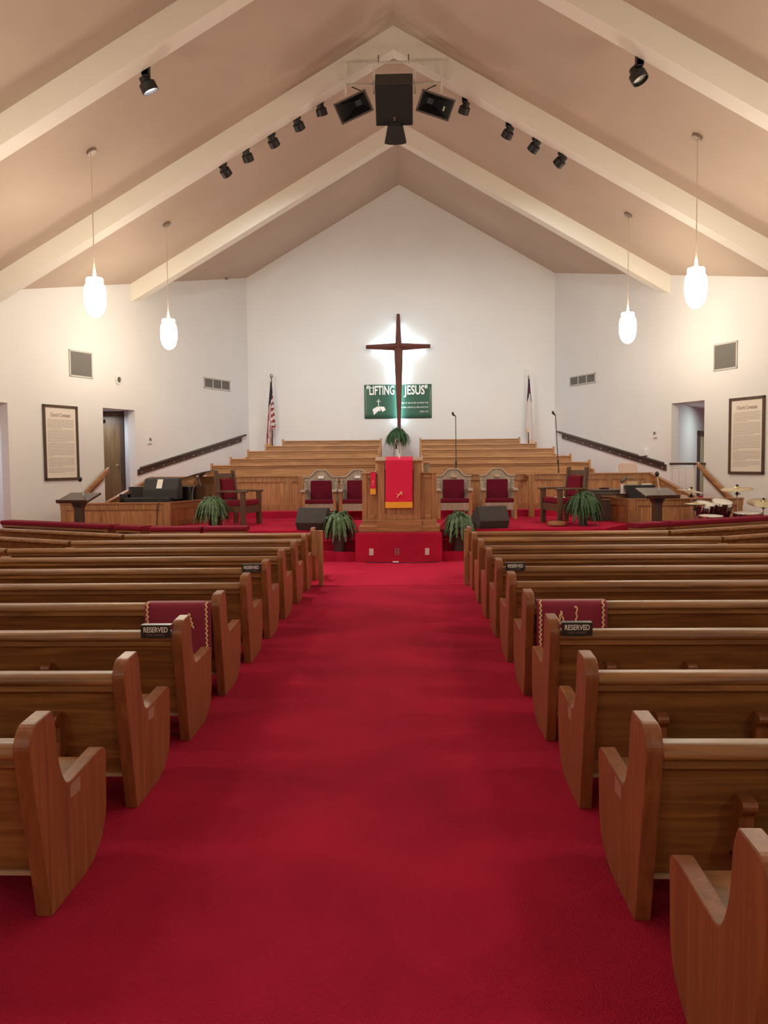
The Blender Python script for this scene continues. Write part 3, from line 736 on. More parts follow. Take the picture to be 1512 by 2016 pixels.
# track cans
def can(x, y, z, aim, lab, lit=False, r=.105, beamy=None, grp='black ceiling spotlights'):
    t = thing('ceiling_spotlight', lab, 'spotlight', (x, y, z), 0, grp)
    d = (Vector(aim) - Vector((x, y, z))).normalized(); q = d.to_track_quat('-Z', 'Y').to_matrix().to_4x4()
    b = MB(); b.lathe([(r * .62, .12), (r * .66, .05), (r * .98, .03), (r, -.09), (r * .9, -.09), (r * .86, -.03)], n=20, mtx=q, capt=False); b.obj('head', 'black', t, smooth='auto')
    b = MB(); b.lathe([(r * .86, -.05), (r * .5, -.055), (.01, -.06)], n=20, mtx=q); b.obj('lens', 'canlens' if lit else 'steel', t, smooth='auto')
    b = MB(); up = Vector((0, beamy - y, .16)) if beamy else Vector((0, 0, .3))
    p = q @ Vector((0, 0, .10)); b.box(-.04, .04, min(p.y, up.y) - .005, max(p.y, up.y) + .03, p.z - .01, .17); b.box(-.055, .055, up.y - .005, up.y + .07, .10, .24); b.obj('bracket', 'black', t)
    return t
LS = [(-1.602, 8.347), (-2.038, 8.086), (-2.524, 7.788), (-3.021, 7.526), (-3.452, 7.261)]; RS = [(1.096, 8.316), (1.91, 7.854), (2.403, 7.593), (2.886, 7.314)]
for i, (x, z) in enumerate(LS): can(x, 16.20, z, (x + (.9 if i in (0, 3) else 1.3), 18.8, 4.2 if i in (0, 3) else 5.2), 'black spotlight left of the speaker cluster, %s one outward' % ORD[i], r=.105, beamy=16.085)
for i, (x, z) in enumerate(RS): can(x, 16.20, z, (x - 1.2 - .4 * i, 18.5, 5.2), 'black spotlight right of the speaker cluster, %s one outward' % ORD[i], r=.105, beamy=16.085)
can(-3.66, 12.12, 7.07, (-2.4, 12.8, 4.2), 'lit black spotlight with a bright lens under the upper left beam', lit=True, r=.12, beamy=12.005)
can(3.23, 12.12, 7.05, (4.0, 11.6, 5.2), 'unlit black spotlight under the upper right beam', r=.12, beamy=12.005)

# ------------------------------------------------------------------ speaker cluster
t = thing('speaker_rack', 'white perforated metal frame hanging from the beam apex', 'frame', (0, 0, 0))
def pbar(b, x0, x1, y, z, axis='x', L=None):
    if axis == 'x':
        b.box(x0, x1, y, y + .004, z - .045, z); b.box(x0, x1, y, y + .045, z - .004, z)
x0, x1 = -1.13, .68
x0, x1 = -1.115, .665
b = MB(); pbar(b, x0, x1, 15.6, 8.945); b.obj('cross_bar', 'beam', t)
b = MB(); pbar(b, x0 + .02, x1 - .02, 15.62, 8.575); b.obj('cross_bar', 'beam', t)
for x in (x0, -.60, .14, x1 - .04):
    b = MB(); b.box(x, x + .04, 15.606, 15.61, 8.36, 8.90); b.box(x, x + .004, 15.61, 15.65, 8.36, 8.90); b.obj('upright', 'beam', t)
for zz in (8.92, 8.55):
    b = MB()
    for i in range(34):
        x = x0 + .05 + i * (x1 - x0 - .1) / 33; b.box(x - .007, x + .007, 15.596 + (.02 if zz < 8.6 else 0), 15.599 + (.02 if zz < 8.6 else 0), zz - .007, zz + .007)
    b.obj('punched_hole', 'ventdark', t)
for x in (-.5, .05):
    b = MB(); b.cyl((x, 15.68, 8.93), (x, 15.75, 9.12), .012, 8); b.obj('hanger', 'steel', t)
th = R(44)
t = thing('main_speaker', 'large black loudspeaker box tilted down under the ceiling apex', 'loudspeaker', (-.212, 15.22, 8.02), rot=(th, 0, 0))
b = MB(); b.box(-.33, .33, -.03, .42, -.36, .36); b.obj('cabinet', 'blackcase', t, bevel=.006)
b = MB(); b.box(-.315, .315, -.045, -.028, -.345, .345); b.obj('grille', 'grille', t, bevel=.004)
b = MB(); b.box(-.02, .02, -.049, -.044, -.27, -.20); b.obj('badge', 'steel', t)
for x in (-.36, .36):
    b = MB(); ring = [Vector((x, .04 + .03 * math.cos(a), .36 + .03 * math.sin(a))) for a in [i * PI / 6 for i in range(13)]]; b.tube(ring, .007, 6); b.obj('eye_bolt', 'steel', t)
def horn(name, lab, loc, w, h, rot, d=.34, rb=.11, grp=None, badge=False, throat=(.09, .07), curved=False):
    t = thing(name, lab, 'horn loudspeaker', loc, rot=rot, group=grp)
    b = MB(); tw, thh = throat
    F = [(-w, -h), (w, -h), (w, h), (-w, h)]; G = [(-tw, -thh), (tw, -thh), (tw, thh), (-tw, thh)]
    vo = [b.bm.verts.new((x, 0, z)) for x, z in F]; vi = [b.bm.verts.new((x * .92, 0, z * .88)) for x, z in F]
    vb = [b.bm.verts.new((x, d, z)) for x, z in G]; vt = [b.bm.verts.new((x * .7, d - .04, z * .7)) for x, z in G]
    for i in range(4):
        j = (i + 1) % 4; b._f([vo[i], vo[j], vi[j], vi[i]]); b._f([vo[i], vb[i], vb[j], vo[j]]); b._f([vi[i], vi[j], vt[j], vt[i]])
    b._f(vt); b._f(vb); b.obj('flare', 'black', t)
    b = MB(); b.box(-w - .012, w + .012, -.012, .004, h - .014, h + .012); b.box(-w - .012, w + .012, -.012, .004, -h - .012, -h + .014)
    b.box(-w - .012, -w + .014, -.012, .004, -h, h); b.box(w - .014, w + .012, -.012, .004, -h, h); b.obj('rim', 'dome', t)
    b = MB(); b.cyl((0, d - .01, 0), (0, d + .15, 0), rb, 20); b.obj('driver', 'black', t, smooth='auto')
    if badge: b = MB(); b.box(w * .6, w * .72, .09, .095, -h * .35, h * .1); b.obj('badge', 'steel', t)
    return t
ha = R(35)
horn('side_horn', 'black rectangular horn speaker left of the main loudspeaker box', (-.935, 15.25, 8.0), .315, .175, (ha, -R(12), -R(25)), grp='side horns'); 
horn('side_horn', 'black rectangular horn speaker with a badge right of the main box', (.52, 15.25, 8.0), .315, .175, (ha, R(8), R(25)), grp='side horns', badge=True)
t = thing('centre_horn', 'small flared black horn hanging below the main loudspeaker box', 'horn loudspeaker', (-.198, 15.32, 7.63))
b = MB()
pr = [(-.135, .06), (.135, .06), (.20, -.235), (.12, -.255), (0, -.262), (-.12, -.255), (-.20, -.235)]
b.prism(pr, 0, .30, 'y', Matrix.Rotation(R(25), 4, 'X')); b.obj('flare', 'black', t, bevel=.01)
b = MB(); b.box(-.10, .10, .02, .2, .05, .12); b.obj('mount', 'black', t)
for s_, xx in ((-1, -.78), (1, .34)):
    b = MB(); b.tube([(xx, 15.58, 8.20), (xx - s_ * .02, 15.5, 8.36), (xx + s_ * .20, 15.6, 8.5)], .012, 6); b.obj('strap', 'black', bpy.data.objects['speaker_rack'])

# ------------------------------------------------------------------ throne chairs
def throne(x, lab, plate):
    t = thing('throne_chair', lab, 'chair', (x * .98, 17.50, .5), 0, 'high-backed throne chairs behind the pulpit')
    for sx in (-1, 1):
        for yy in (0, .46):
            b = MB(); b.box(sx * .33 - .035, sx * .33 + .035, yy, yy + .06, 0, .60 if yy == 0 else .75); b.obj('leg', 'grey_oak' if yy else 'oak_z', t, bevel=.006)
        b = MB(); b.prism(rounded([(-.06, .59), (.50, .60), (.50, .64), (-.04, .64)], .015, 3), sx * .33 - .05, sx * .33 + .05, 'x'); b.obj('arm', 'grey_oak', t, bevel=.006)
    b = MB(); b.box(-.31, .31, .01, .05, .19, .345); b.obj('apron', 'grey_oak', t, bevel=.006)
    b = MB(); b.box(-.30, .30, .06, .50, .19, .34); b.obj('seat_frame', 'grey_oak', t)
    b = MB(); b.prism(rounded([(0, .34), (.50, .34), (.50, .42), (0, .43)], .03, 4), -.30, .30, 'x'); b.obj('seat_cushion', 'velvet', t, bevel=.015)
    # back frame with crested top
    hw = .36
    crest = []
    for i in range(13):
        u = i / 12; x_ = .385 - u * .385 * .98
        if x_ > .27: z_ = .885
        else: z_ = .885 + .15 * (1 - math.cos(PI * min(1, (.27 - x_) / .20))) / 2
        crest.append((x_, z_))
    top = crest + [(-a, c) for a, c in crest[::-1]]
    out = [(hw, .30)] + [(hw, .80)] + top + [(-hw, .80), (-hw, .30)]
    out = [(.30, .30), (.30, .70), (hw - .01, .74), (hw, .84)] + top + [(-hw, .84), (-hw + .01, .74), (-.30, .70), (-.30, .30)]
    tm = Matrix.Translation((0, .44, 0)) @ Matrix.Rotation(R(-5), 4, 'X')
    b = MB(); b.prism(out, 0, .04, 'y', tm); b.obj('back_frame', 'grey_oak', t, bevel=.004)
    for sx in (-1, 1):
        pts = [Vector((sx * a, -.012, c + .012)) for a, c in crest]
        pts = [tm @ p for p in pts]
        b = MB(); b.tube(pts, .017, 8); b.obj('crest_moulding', 'grey_oak', t, smooth=True)
        b = MB(); b.box(sx * .335 - .03, sx * .335 + .03, -.03, .03, .60, .84, tm); b.lathe([(.035, .76), (.02, .79), (.035, .82)], (sx * .335, .40, 0), 10); b.obj('post', 'grey_oak', t, bevel=.008)
    b = MB(); b.prism(rounded([(-.225, .40), (.225, .40), (.225, .825), (-.225, .825)], .025, 4), -.045, 0, 'y', tm); b.obj('back_cushion', 'velvet', t, bevel=.012)
    b = MB(); b.box(-.06, .06, -.052, -.002, .865, .92, tm); b.obj('name_plate', plate, t, bevel=.003)
throne(-1.93, 'throne chair with white plate, red cushions, outermost left of the pulpit', 'white')
throne(-1.13, 'throne chair with bright plate, half hidden by the left of the pulpit', 'white')
throne(.97, 'throne chair with tan plate just right of the pulpit', 'tan')
throne(1.92, 'throne chair with tan plate, outermost right, beside the big armchair', 'tan')

# mission armchairs
def armchair(loc, rz, lab, extra=False):
    t = thing('armchair', lab, 'armchair', loc, rz, 'large dark wood armchairs on the stage')
    # local: faces +x; width along y
    for sy in (-1, 1):
        b = MB(); b.box(.20, .29, sy * .36 - .04, sy * .36 + .04, 0, .645); b.obj('leg', 'armwood', t, bevel=.006)
        b = MB(); b.prism([(-.30, 0), (-.22, 0), (-.22, .45), (-.28, 1.08), (-.35, 1.08), (-.30, .45)], sy * .36 - .035, sy * .36 + .035, 'y'); b.obj('leg', 'armwood', t, bevel=.006)
        b = MB(); b.box(-.30, .33, sy * .36 - .055, sy * .36 + .055, .645, .685); b.obj('arm', 'armwood', t, bevel=.008)
        b = MB(); b.box(-.25, .22, sy * .36 - .02, sy * .36 + .02, .27, .385); b.obj('side_rail', 'armwood', t)
    b = MB(); b.box(.22, .27, -.33, .33, .24, .385); b.obj('apron', 'armwood', t, bevel=.004)
    b = MB(); b.prism(rounded([(-.24, .385), (.26, .385), (.27, .50), (-.24, .48)], .04, 4), -.325, .325, 'y'); b.obj('seat_cushion', 'cushion', t, bevel=.02)
    m0 = Matrix.Translation((-.255, 0, .40)) @ Matrix.Rotation(R(-6), 4, 'Y')
    b = MB(); b.box(-.02, .02, -.33, .33, .53, .62, m0); b.box(-.02, .02, -.33, .33, .02, .10, m0); b.box(-.02, .02, -.33, -.25, .1, .55, m0); b.box(-.02, .02, .25, .33, .1, .55, m0); b.obj('back_frame', 'armwood', t, bevel=.004)
    b = MB(); b.prism(rounded([(.015, .10), (.07, .12), (.07, .49), (.015, .52)], .02, 3), -.25, .25, 'y', m0); b.obj('back_cushion', 'cushion', t, bevel=.02)
    return t
armchair((-3.34, 16.40, .5), math.atan2(-.26, 1), 'big dark wood armchair with red cushions by the left fern, facing the pulpit')
armchair((2.98, 16.34, .5), math.atan2(-.30, -1), 'big dark wood armchair with red cushions by the right fern, facing the pulpit')
t = thing('hymnal', 'cream book lying on the right armchair seat', 'book', (2.90, 16.25, .985), R(10))
b = MB(); b.box(-.09, .09, -.06, .06, 0, .02); b.obj('cover', 'white', t, bevel=.003)

# ------------------------------------------------------------------ pulpit
t = thing('pulpit', 'large light oak pulpit with winged sides on the red carpeted base', 'pulpit', (-.172, 14.4, .5))
b = MB(); b.box(-.70, .70, -.03, .46, 0, .115); b.box(-.645, .645, .0, .44, .115, .215); b.prism([(-.66, .10), (.66, .10), (.645, .125), (-.645, .125)], -.005, .44, 'y'); b.obj('plinth', 'oak_x', t, bevel=.012)
b = MB(); b.box(-.39, .39, -.04, .46, .0, .215); b.obj('plinth_centre', 'oak_x', t, bevel=.012)
b = MB(); b.box(-.365, .365, .02, .44, .215, 1.22); b.obj('body', 'oak_z', t, bevel=.006)
b = MB()
for x in (-.365, .245): b.box(x, x + .12, -.015, .025, .215, 1.2)
b.box(-.25, .25, -.012, .022, .215, .31); b.box(-.25, .25, -.012, .022, 1.08, 1.2); b.obj('front_frame', 'oak_z', t, bevel=.01)
for s_ in (-1, 1):
    b = MB(); b.box(*sorted((s_ * .365, s_ * .63)), .06, .42, .215, 1.0); b.box(*sorted((s_ * .56, s_ * .64)), .04, .10, .215, 1.0); b.box(*sorted((s_ * .36, s_ * .63)), .045, .065, .215, .24); b.obj('side_wing', 'oak_z', t, bevel=.006)
    b = MB(); b.box(*sorted((s_ * .43, s_ * .55)), .035, .065, .215, .29); b.box(*sorted((s_ * .42, s_ * .55)), .035, .065, .93, .985); b.obj('wing_block', 'oak_x', t, bevel=.008)
    b = MB(); b.box(*sorted((s_ * .34, s_ * .66)), .03, .45, 1.0, 1.025); b.obj('wing_cap', 'oak_x', t, bevel=.006)
b = MB(); b.box(-.43, .43, -.04, .46, 1.215, 1.235); b.box(-.40, .40, -.02, .44, 1.18, 1.215)
b.prism([(-.02, 1.235), (.44, 1.235), (.44, 1.30), (.40, 1.30)], -.41, .41, 'x'); b.obj('top', 'oak_x', t, bevel=.006)
# paraments
t = thing('parament', 'bright red cloth with gold hem and cross emblem hanging on the pulpit front', 'cloth', (-.167, 14.4, .5))
b = MB()
pp = smooth_path([Vector((0, -.048, .515)), Vector((0, -.046, .8)), Vector((0, -.050, 1.18)), Vector((0, -.048, 1.235)), Vector((0, -.02, 1.246)), Vector((0, .15, 1.272)), Vector((0, .36, 1.303))], 6)
def pf(x0, x1, sk=0):
    def fn(u, v):
        i = v * (len(pp) - 1); a = pp[int(i)]; c = pp[min(int(i) + 1, len(pp) - 1)]; q = a.lerp(c, i - int(i))
        return Vector((x0 + (x1 - x0) * u - .012 * max(0, 1.2 - q.z), q.y - .003 * math.sin(u * 7) - .002, q.z + .0))
    return fn
b.grid(pf(-.232, .232), 16, 36); o = b.obj('cloth_body', 'parament', t, smooth=True); o.modifiers.new('sol', 'SOLIDIFY').thickness = .004
b = MB(); b.box(-.245, .225, -.058, -.045, .418, .522); b.obj('gold_hem', 'gold_cloth', t, bevel=.003)
b = MB()
for p, q in (((-.045, .60), (.035, .70)), ((.0, .675), (.05, .645)), ((.02, .69), (.035, .65)), ((-.02, .64), (-.05, .66)), ((.03, .70), (.045, .68))):
    b.tube([(p[0], -.056, p[1] + .0), ((p[0] + q[0]) / 2 + .006, -.057, (p[1] + q[1]) / 2), (q[0], -.056, q[1])], .006, 6)
b.obj('emblem', 'gold', t)
t = thing('parament', 'narrow red cloth with cross and gold hem on the left pulpit wing', 'cloth', (-.62, 14.4, .5))
b = MB(); b.box(-.045, .045, .018, .028, .73, 1.03); b.box(-.045, .045, .018, .45, 1.0265, 1.034); b.obj('cloth_body', 'parament', t)
b = MB(); b.box(-.05, .045, .014, .03, .652, .75); b.obj('gold_hem', 'gold_cloth', t)
b = MB(); b.box(-.003, .003, .012, .018, .80, .90); b.box(-.022, .022, .012, .018, .865, .871); b.obj('emblem', 'gold', t)
t = thing('pulpit_microphone', 'silver gooseneck microphone arching over the pulpit top', 'microphone', (-.165, 14.55, 1.80))
b = MB(); b.tube(smooth_path([(0, .0, -.02), (.0, .0, .12), (-.02, -.02, .26), (-.04, -.06, .31), (-.06, -.09, .27), (-.055, -.10, .20)], 6), .008, 8); b.obj('gooseneck', 'steel', t, smooth=True)
b = MB(); b.cyl((-.055, -.10, .22), (-.05, -.11, .13), .018, 12); b.obj('capsule', 'black', t)
b = MB(); b.cyl((0, 0, -.03), (0, 0, .055), .014, 12); b.obj('socket', 'white', t)
t = thing('small_bracket_shelf', 'small pale wooden bracket shelf at the right shoulder of the pulpit', 'shelf', (.31, 14.62, 1.525))
b = MB(); b.box(-.055, .055, -.05, .12, .15, .165); b.prism([(-.05, 0), (.03, 0), (.045, .15), (-.05, .15)], -.03, .08, 'y'); b.obj('shelf_body', 'grey_oak', t, bevel=.004)
# outlets on the carpeted base and the cable at its foot
for x, mt, lab in ((-.652, 'outlet', 'pale wall outlet on the left of the red pulpit base'), (-.211, 'outlet_pink', 'reddish outlet in the middle of the red pulpit base'), (.298, 'outlet', 'pale wall outlet on the right of the red pulpit base')):
    t = thing('power_outlet', lab, 'outlet', (x, 14.2, .18), 0, 'outlets on the pulpit base')
    b = MB(); b.box(-.036, .036, -.008, 0, -.058, .058); b.obj('cover_plate', mt, t, bevel=.003)
    b = MB()
    for z in (-.026, .026): b.box(-.014, .014, -.0095, -.007, z - .012, z + .012)
    b.obj('socket', 'vent' if mt == 'outlet' else 'velvet', t)
b = MB(); b.tube(smooth_path([(-.75, 14.12, .012), (-.55, 14.08, .012), (-.35, 14.10, .012), (-.22, 14.02, .012), (-.1, 14.08, .012), (.1, 14.03, .012), (.35, 14.1, .012), (.5, 14.14, .012)], 6), .007, 6)
tag(b.obj('floor_cable', 'black', smooth=True), 'thin black cable lying along the foot of the pulpit base', 'cable')
t = thing('cable_plug', 'white plug end lying on the carpet before the pulpit base', 'plug', (-.235, 14.05, .022), R(-15))
b = MB(); b.box(-.05, .05, -.012, .012, -.012, .012); b.obj('plug_body', 'white', t, bevel=.004)

# ------------------------------------------------------------------ ferns
def fern(loc, lab, rad, top, drop, n, m='fern', pot='pot', seed=1, width=.04, potdim=(.13, .09, .22), name='potted_fern', cat='potted fern', flower=False, droop=.7):
    rr = random.Random(seed); t = thing(name, lab, cat, loc, 0, 'ferns about the stage')
    pr0, pr1, ph = potdim
    b = MB(); b.lathe([(pr1, 0), (pr0, ph * .85), (pr0 * 1.08, ph * .87), (pr0 * 1.08, ph), (pr0 * .92, ph), (pr0 * .9, ph * .9)], n=20); b.obj('pot', pot, t, smooth='auto')
    b = MB(); z0 = ph - .01
    for i in range(n):
        a = rr.uniform(0, 2 * PI); el = rr.random() ** .7
        r1 = rad * rr.uniform(.55, 1.0) * (.35 + .65 * el); zt = top * rr.uniform(.75, 1.05) * (1.05 - .45 * el); ze = zt - (drop + zt) * el * rr.uniform(.5, 1.0) * droop
        d = Vector((math.cos(a), math.sin(a), 0)); sd = Vector((-d.y, d.x, 0))
        P = [Vector((0, 0, z0)), d * r1 * .25 + Vector((0, 0, z0 + zt * .8)), d * r1 * .62 + Vector((0, 0, z0 + zt)), d * r1 * .88 + Vector((0, 0, z0 + (zt + ze) * .55)), d * r1 + Vector((0, 0, z0 + ze))]
        pts = smooth_path(P, 4); L = len(pts) - 1; w = width * rr.uniform(.7, 1.15); tw = rr.uniform(-.5, .5)
        vc = []; vl = []; vr = []
        for j, p in enumerate(pts):
            u = j / L; ww = w * max(.02, math.sin(PI * min(1, u * .9 + .1)) ** .7) * (1 + (.35 if j % 2 else -.25))
            s2 = (sd + Vector((0, 0, tw * .5))).normalized()
            vc.append(b.bm.verts.new(p)); vl.append(b.bm.verts.new(p + s2 * ww * .5 + Vector((0, 0, -.22 * ww)))); vr.append(b.bm.verts.new(p - s2 * ww * .5 + Vector((0, 0, -.22 * ww))))
        for j in range(L): b._f([vl[j], vl[j + 1], vc[j + 1], vc[j]]); b._f([vc[j], vc[j + 1], vr[j + 1], vr[j]])
    b.obj('foliage', m, t)
    return t
fern((-3.72, 15.72, .5), 'bushy fern in front of the left armchair', .40, .24, .34, 300, 'fern', 'pot', 1, .055, (.10, .07, .36), droop=1.08)
fern((-1.22, 14.45, .17), 'leafy broad-bladed fern on the steps left of the pulpit', .40, .32, .28, 170, 'fern', 'pot', 2, .07, (.13, .09, .40), droop=1.08)
fern((.86, 14.45, .17), 'leafy fern on the steps right of the pulpit, before the monitor', .40, .31, .28, 170, 'fern', 'pot', 3, .07, (.13, .09, .38), droop=1.08)
fern((3.22, 15.60, .5), 'bushy fern in front of the right armchair', .42, .26, .36, 300, 'fern_dark', 'pot', 4, .06, (.10, .07, .38), droop=1.08)
fern((-.31, 23.75, 1.57), 'dark green fern in a tall white urn below the cross', .46, .40, .36, 420, 'fern_dark', 'whitepot', 5, .035, (.14, .11, .70), droop=.8)

# ------------------------------------------------------------------ stage monitors
def monitor(x, y, rz, lab):
    t = thing('stage_monitor', lab, 'floor monitor speaker', (x, y, .5), rz, 'black wedge monitors')
    pr = [(0.0, .10), (.10, 0), (.42, 0), (.50, .14), (.36, .40), (.26, .40), (0, .16)]
    b = MB(); b.prism(rounded(pr, .012, 2), -.28, .28, 'x'); b.obj('cabinet', 'blackcase', t, bevel=.004)
    b = MB(); d = Vector((-.26, 0, 0)); 
    p = Vector((0, .26, .40)); q = Vector((0, 0, .16)); nn = Vector((0, -.68, .73)) * .012
    v = []
    for off in (Vector((0, 0, 0)), nn):
        for x_ in (-.25, .25):
            for pt in (p.lerp(q, .05), p.lerp(q, .95)): v.append(b.bm.verts.new(Vector((x_, pt.y, pt.z)) + off))
    for f in ((0, 1, 3, 2), (4, 6, 7, 5), (0, 4, 5, 1), (2, 3, 7, 6), (0, 2, 6, 4), (1, 5, 7, 3)): b._f([v[i] for i in f])
    b.obj('grille', 'grille', t)
monitor(-1.64, 15.3, R(165), 'black wedge monitor behind the left pulpit fern'); monitor(1.38, 15.45, R(198), 'black wedge monitor behind the right pulpit fern')

# ------------------------------------------------------------------ flags
def flag(loc, lab, kind):
    t = thing('flag', lab, 'flag', loc, 0, 'flags on poles flanking the choir')
    lean = .0
    top = 4.2 - loc[2]
    b = MB(); b.lathe([(.16, 0), (.16, .03), (.05, .07), (.03, .10)], n=20); b.obj('base', 'brass', t, smooth='auto')
    b = MB(); b.cyl((0, 0, .05), (0, 0, top - .08), .014, 10); b.obj('pole', 'walnut_z', t)
    if kind == 'us':
        b = MB(); b.lathe([(.012, top - .1), (.02, top - .06), (.045, top - .02), (.05, top + .02), (.03, top + .06), (.01, top + .07)], n=14); b.obj('finial', 'steel', t, smooth='auto')
    else:
        b = MB(); b.box(-.008, .008, -.006, .006, top - .1, top + .16); b.box(-.06, .06, -.006, .006, top + .07, top + .09); b.cone((0, 0, top - .13), (0, 0, top - .06), .03, .01, 10); b.obj('finial', 'steel', t)
    zt = top - .16; zb_ = 2.18 - loc[2]
    # folded cloth tube: closed pleated outline widening downward
    b = MB(); nu, nv = 60, 40
    us = kind == 'us'
    def fn(u, v):
        z = zt + (zb_ - zt) * v
        if us: wid = .03 + .155 * min(1, v * 1.25) ** .9; cx = -.01 + .02 * v - (.05 * v)
        else: wid = .03 + .135 * min(1, v * 1.1) ** .9; cx = .01 + .02 * v
        a = 2 * PI * u
        fold = 1 + .28 * math.sin(a * 5 + v * 2) * min(1, v * 3)
        x = cx + wid * .62 * math.cos(a) * fold; y = -.02 + wid * .38 * math.sin(a) * fold
        # right flap hangs shorter
        lim = (zt + (zb_ - zt) * (.70 if us else 1.0))
        if us and math.cos(a) > .25 and z < lim: z = lim + (z - lim) * .12 - .0; x -= (v - .7) * .15
        if (not us) and math.cos(a) < -.35:
            l2 = zt + (zb_ - zt) * .80
            if z < l2: z = l2 + (z - l2) * .1; x += (v - .8) * .3
        return Vector((x, y, z))
    def mf(u, v):
        a = 2 * PI * u
        if us:
            if v > .955: return 3
            if v < (.30 + .12 * (-math.cos(a))): return 0
            if math.cos(a) > .15: return 1 if int(v * 22 + 2.5 * u) % 2 else 2
            return 1 if int(u * 26 + v * 1.5) % 2 else 2
        if v > .93 or (math.cos(a) < -.35 and v > .74): return 3
        if v < .30 + .07 * math.sin(a * 2 + 1): return 1 if .12 < v < .22 and math.sin(a) < 0 else 0
        return 2
    b.grid(fn, nu, nv, mf)
    mats = ['navy', 'flagred', 'flagwhite', 'fringe'] if us else ['navy', 'maroonflag', 'flagwhite', 'peach']
    b.obj('flag_cloth', mats, t, smooth=True)
flag((-3.93, 24.15, 1.42), 'furled American flag on a pole, left back corner', 'us')
flag((3.42, 24.15, 1.42), 'furled white Christian flag with cross finial, right back corner', 'ch')

# ------------------------------------------------------------------ microphone stands
def micstand(loc, h, lean, lab, red=False):
    t = thing('microphone_stand', lab, 'microphone stand', loc, 0, 'tall microphone stands in the choir')
    b = MB(); b.lathe([(.13, 0), (.13, .02), (.02, .035)], n=20); b.obj('base', 'black', t, smooth='auto')
    p1 = Vector((lean * .45, 0, h * .42)); p2 = Vector((lean, 0, h))
    b = MB(); b.cyl((0, 0, .02), p1, .014, 10); b.cyl(p1, p2, .009, 8); b.cyl(p1 - Vector((0, 0, .04)), p1 + Vector((0, 0, .04)), .02, 10); b.obj('pole', 'black', t)
    b = MB(); d = Vector((-.05 if lean < 0 else .0, -.04, .03)); b.cone(p2, p2 + d * 1.3, .012, .022, 12); b.lathe([(.005, -.03), (.025, -.015), (.028, .01), (.015, .035)], tuple(p2 + d * 1.3 + Vector((0, 0, .02))), 12); b.obj('microphone', 'black', t)
    return t
micstand((1.065, 18.95, .92), 1.80, -.01, 'tall black microphone stand behind the throne chairs right of the pulpit')
micstand((3.40, 18.98, .92), 1.80, -.11, 'leaning black microphone stand near the right sloping rail')
# ------------------------------------------------------------------ piano pit (left)
t = thing('grand_piano', 'black grand piano with raised lid in the left pit', 'piano', (-5.08, 17.80, .32))
outl = rounded([(-.72, -.45), (-.72, -.72), (.67, -.72), (.80, -.28), (.80, .30), (.62, .68), (.28, .78), (.0, .55), (-.35, .38), (-.72, .30)], .12, 4)
b = MB(); b.prism(outl, .58, .93, 'z'); b.obj('case', 'piano', t, bevel=.008)
b = MB(); b.box(-.86, -.70, -.72, .28, .58, .70); b.box(-.88, -.70, -.74, -.66, .56, .78); b.obj('keyboard', 'piano', t, bevel=.006)
lid = rounded([(0, -.72), (.78, -.40), (.96, .20), (.82, .72), (.45, .80), (.2, .5), (0, .32)], .1, 4)
b = MB(); ml = Matrix.Translation((-.02, .10, .955)) @ Matrix.Rotation(R(-18), 4, 'Y'); b.prism([(x * .98, y) for x, y in lid], 0, .02, 'z', ml); b.obj('lid', 'piano', t, bevel=.004)
b = MB(); b.cyl((.62, .0, .90), (.56, .05, 1.13), .012, 8); b.obj('lid_prop', 'steel', t)
for x, y in ((-.55, -.6), (.6, -.45), (.4, .6)):
    b = MB(); b.cone((x, y, 0), (x, y, .58), .04, .055, 12); b.obj('leg', 'piano', t)
t = thing('music_keyboard', 'dark keyboard workstation on top of the left pit wall', 'keyboard', (-5.05, 16.38, .97), 0)
b = MB(); b.box(-.53, .35, -.13, .20, -.02, .07); b.obj('case', 'black', t, bevel=.006)
b = MB(); b.box(-.50, .0, -.10, .05, .068, .08); b.obj('keys', 'cover', t, bevel=.003)
t = thing('covered_amplifier', 'grey quilted cover over a boxy case with a white label, left pit', 'covered case', (-4.93, 16.72, 1.0))
b = MB(); b.prism(rounded([(-.18, 0), (.22, 0), (.22, .26), (.14, .44), (-.02, .42), (-.18, .20)], .03, 3), -.38, .32, 'x')
b.obj('cover_cloth', 'cover', t, bevel=.02)
b = MB(); mt_ = Matrix.Translation((-.05, -.105, .31)) @ Matrix.Rotation(R(-36), 4, 'X'); b.box(-.055, .055, -.012, -.004, -.11, .11, mt_); b.obj('label_card', 'white', t)
t = thing('piano_microphone', 'silver ball microphone on a curved stand by the piano', 'microphone', (-4.25, 16.45, .96))
b = MB(); b.tube(smooth_path([(-.03, 0, 0), (-.04, 0, .12), (-.01, 0, .28), (.06, 0, .36), (.075, 0, .44)], 6), .009, 8); b.obj('gooseneck', 'steel', t, smooth=True)
b = MB(); b.lathe([(.012, -.05), (.02, -.02), (.034, .0), (.034, .03), (.012, .055)], (.075, 0, .47), 14); b.obj('mic_head', 'steel', t, smooth='auto')
b = MB(); b.tube(smooth_path([(-4.80, 16.3, .975), (-4.83, 16.015, .97), (-4.86, 16.0, .8), (-4.88, 16.0, .55), (-4.93, 16.0, .2)], 6), .008, 6)
tag(b.obj('hanging_cable', 'black', smooth=True), 'thin black cable hanging down the front of the left pit wall', 'cable')
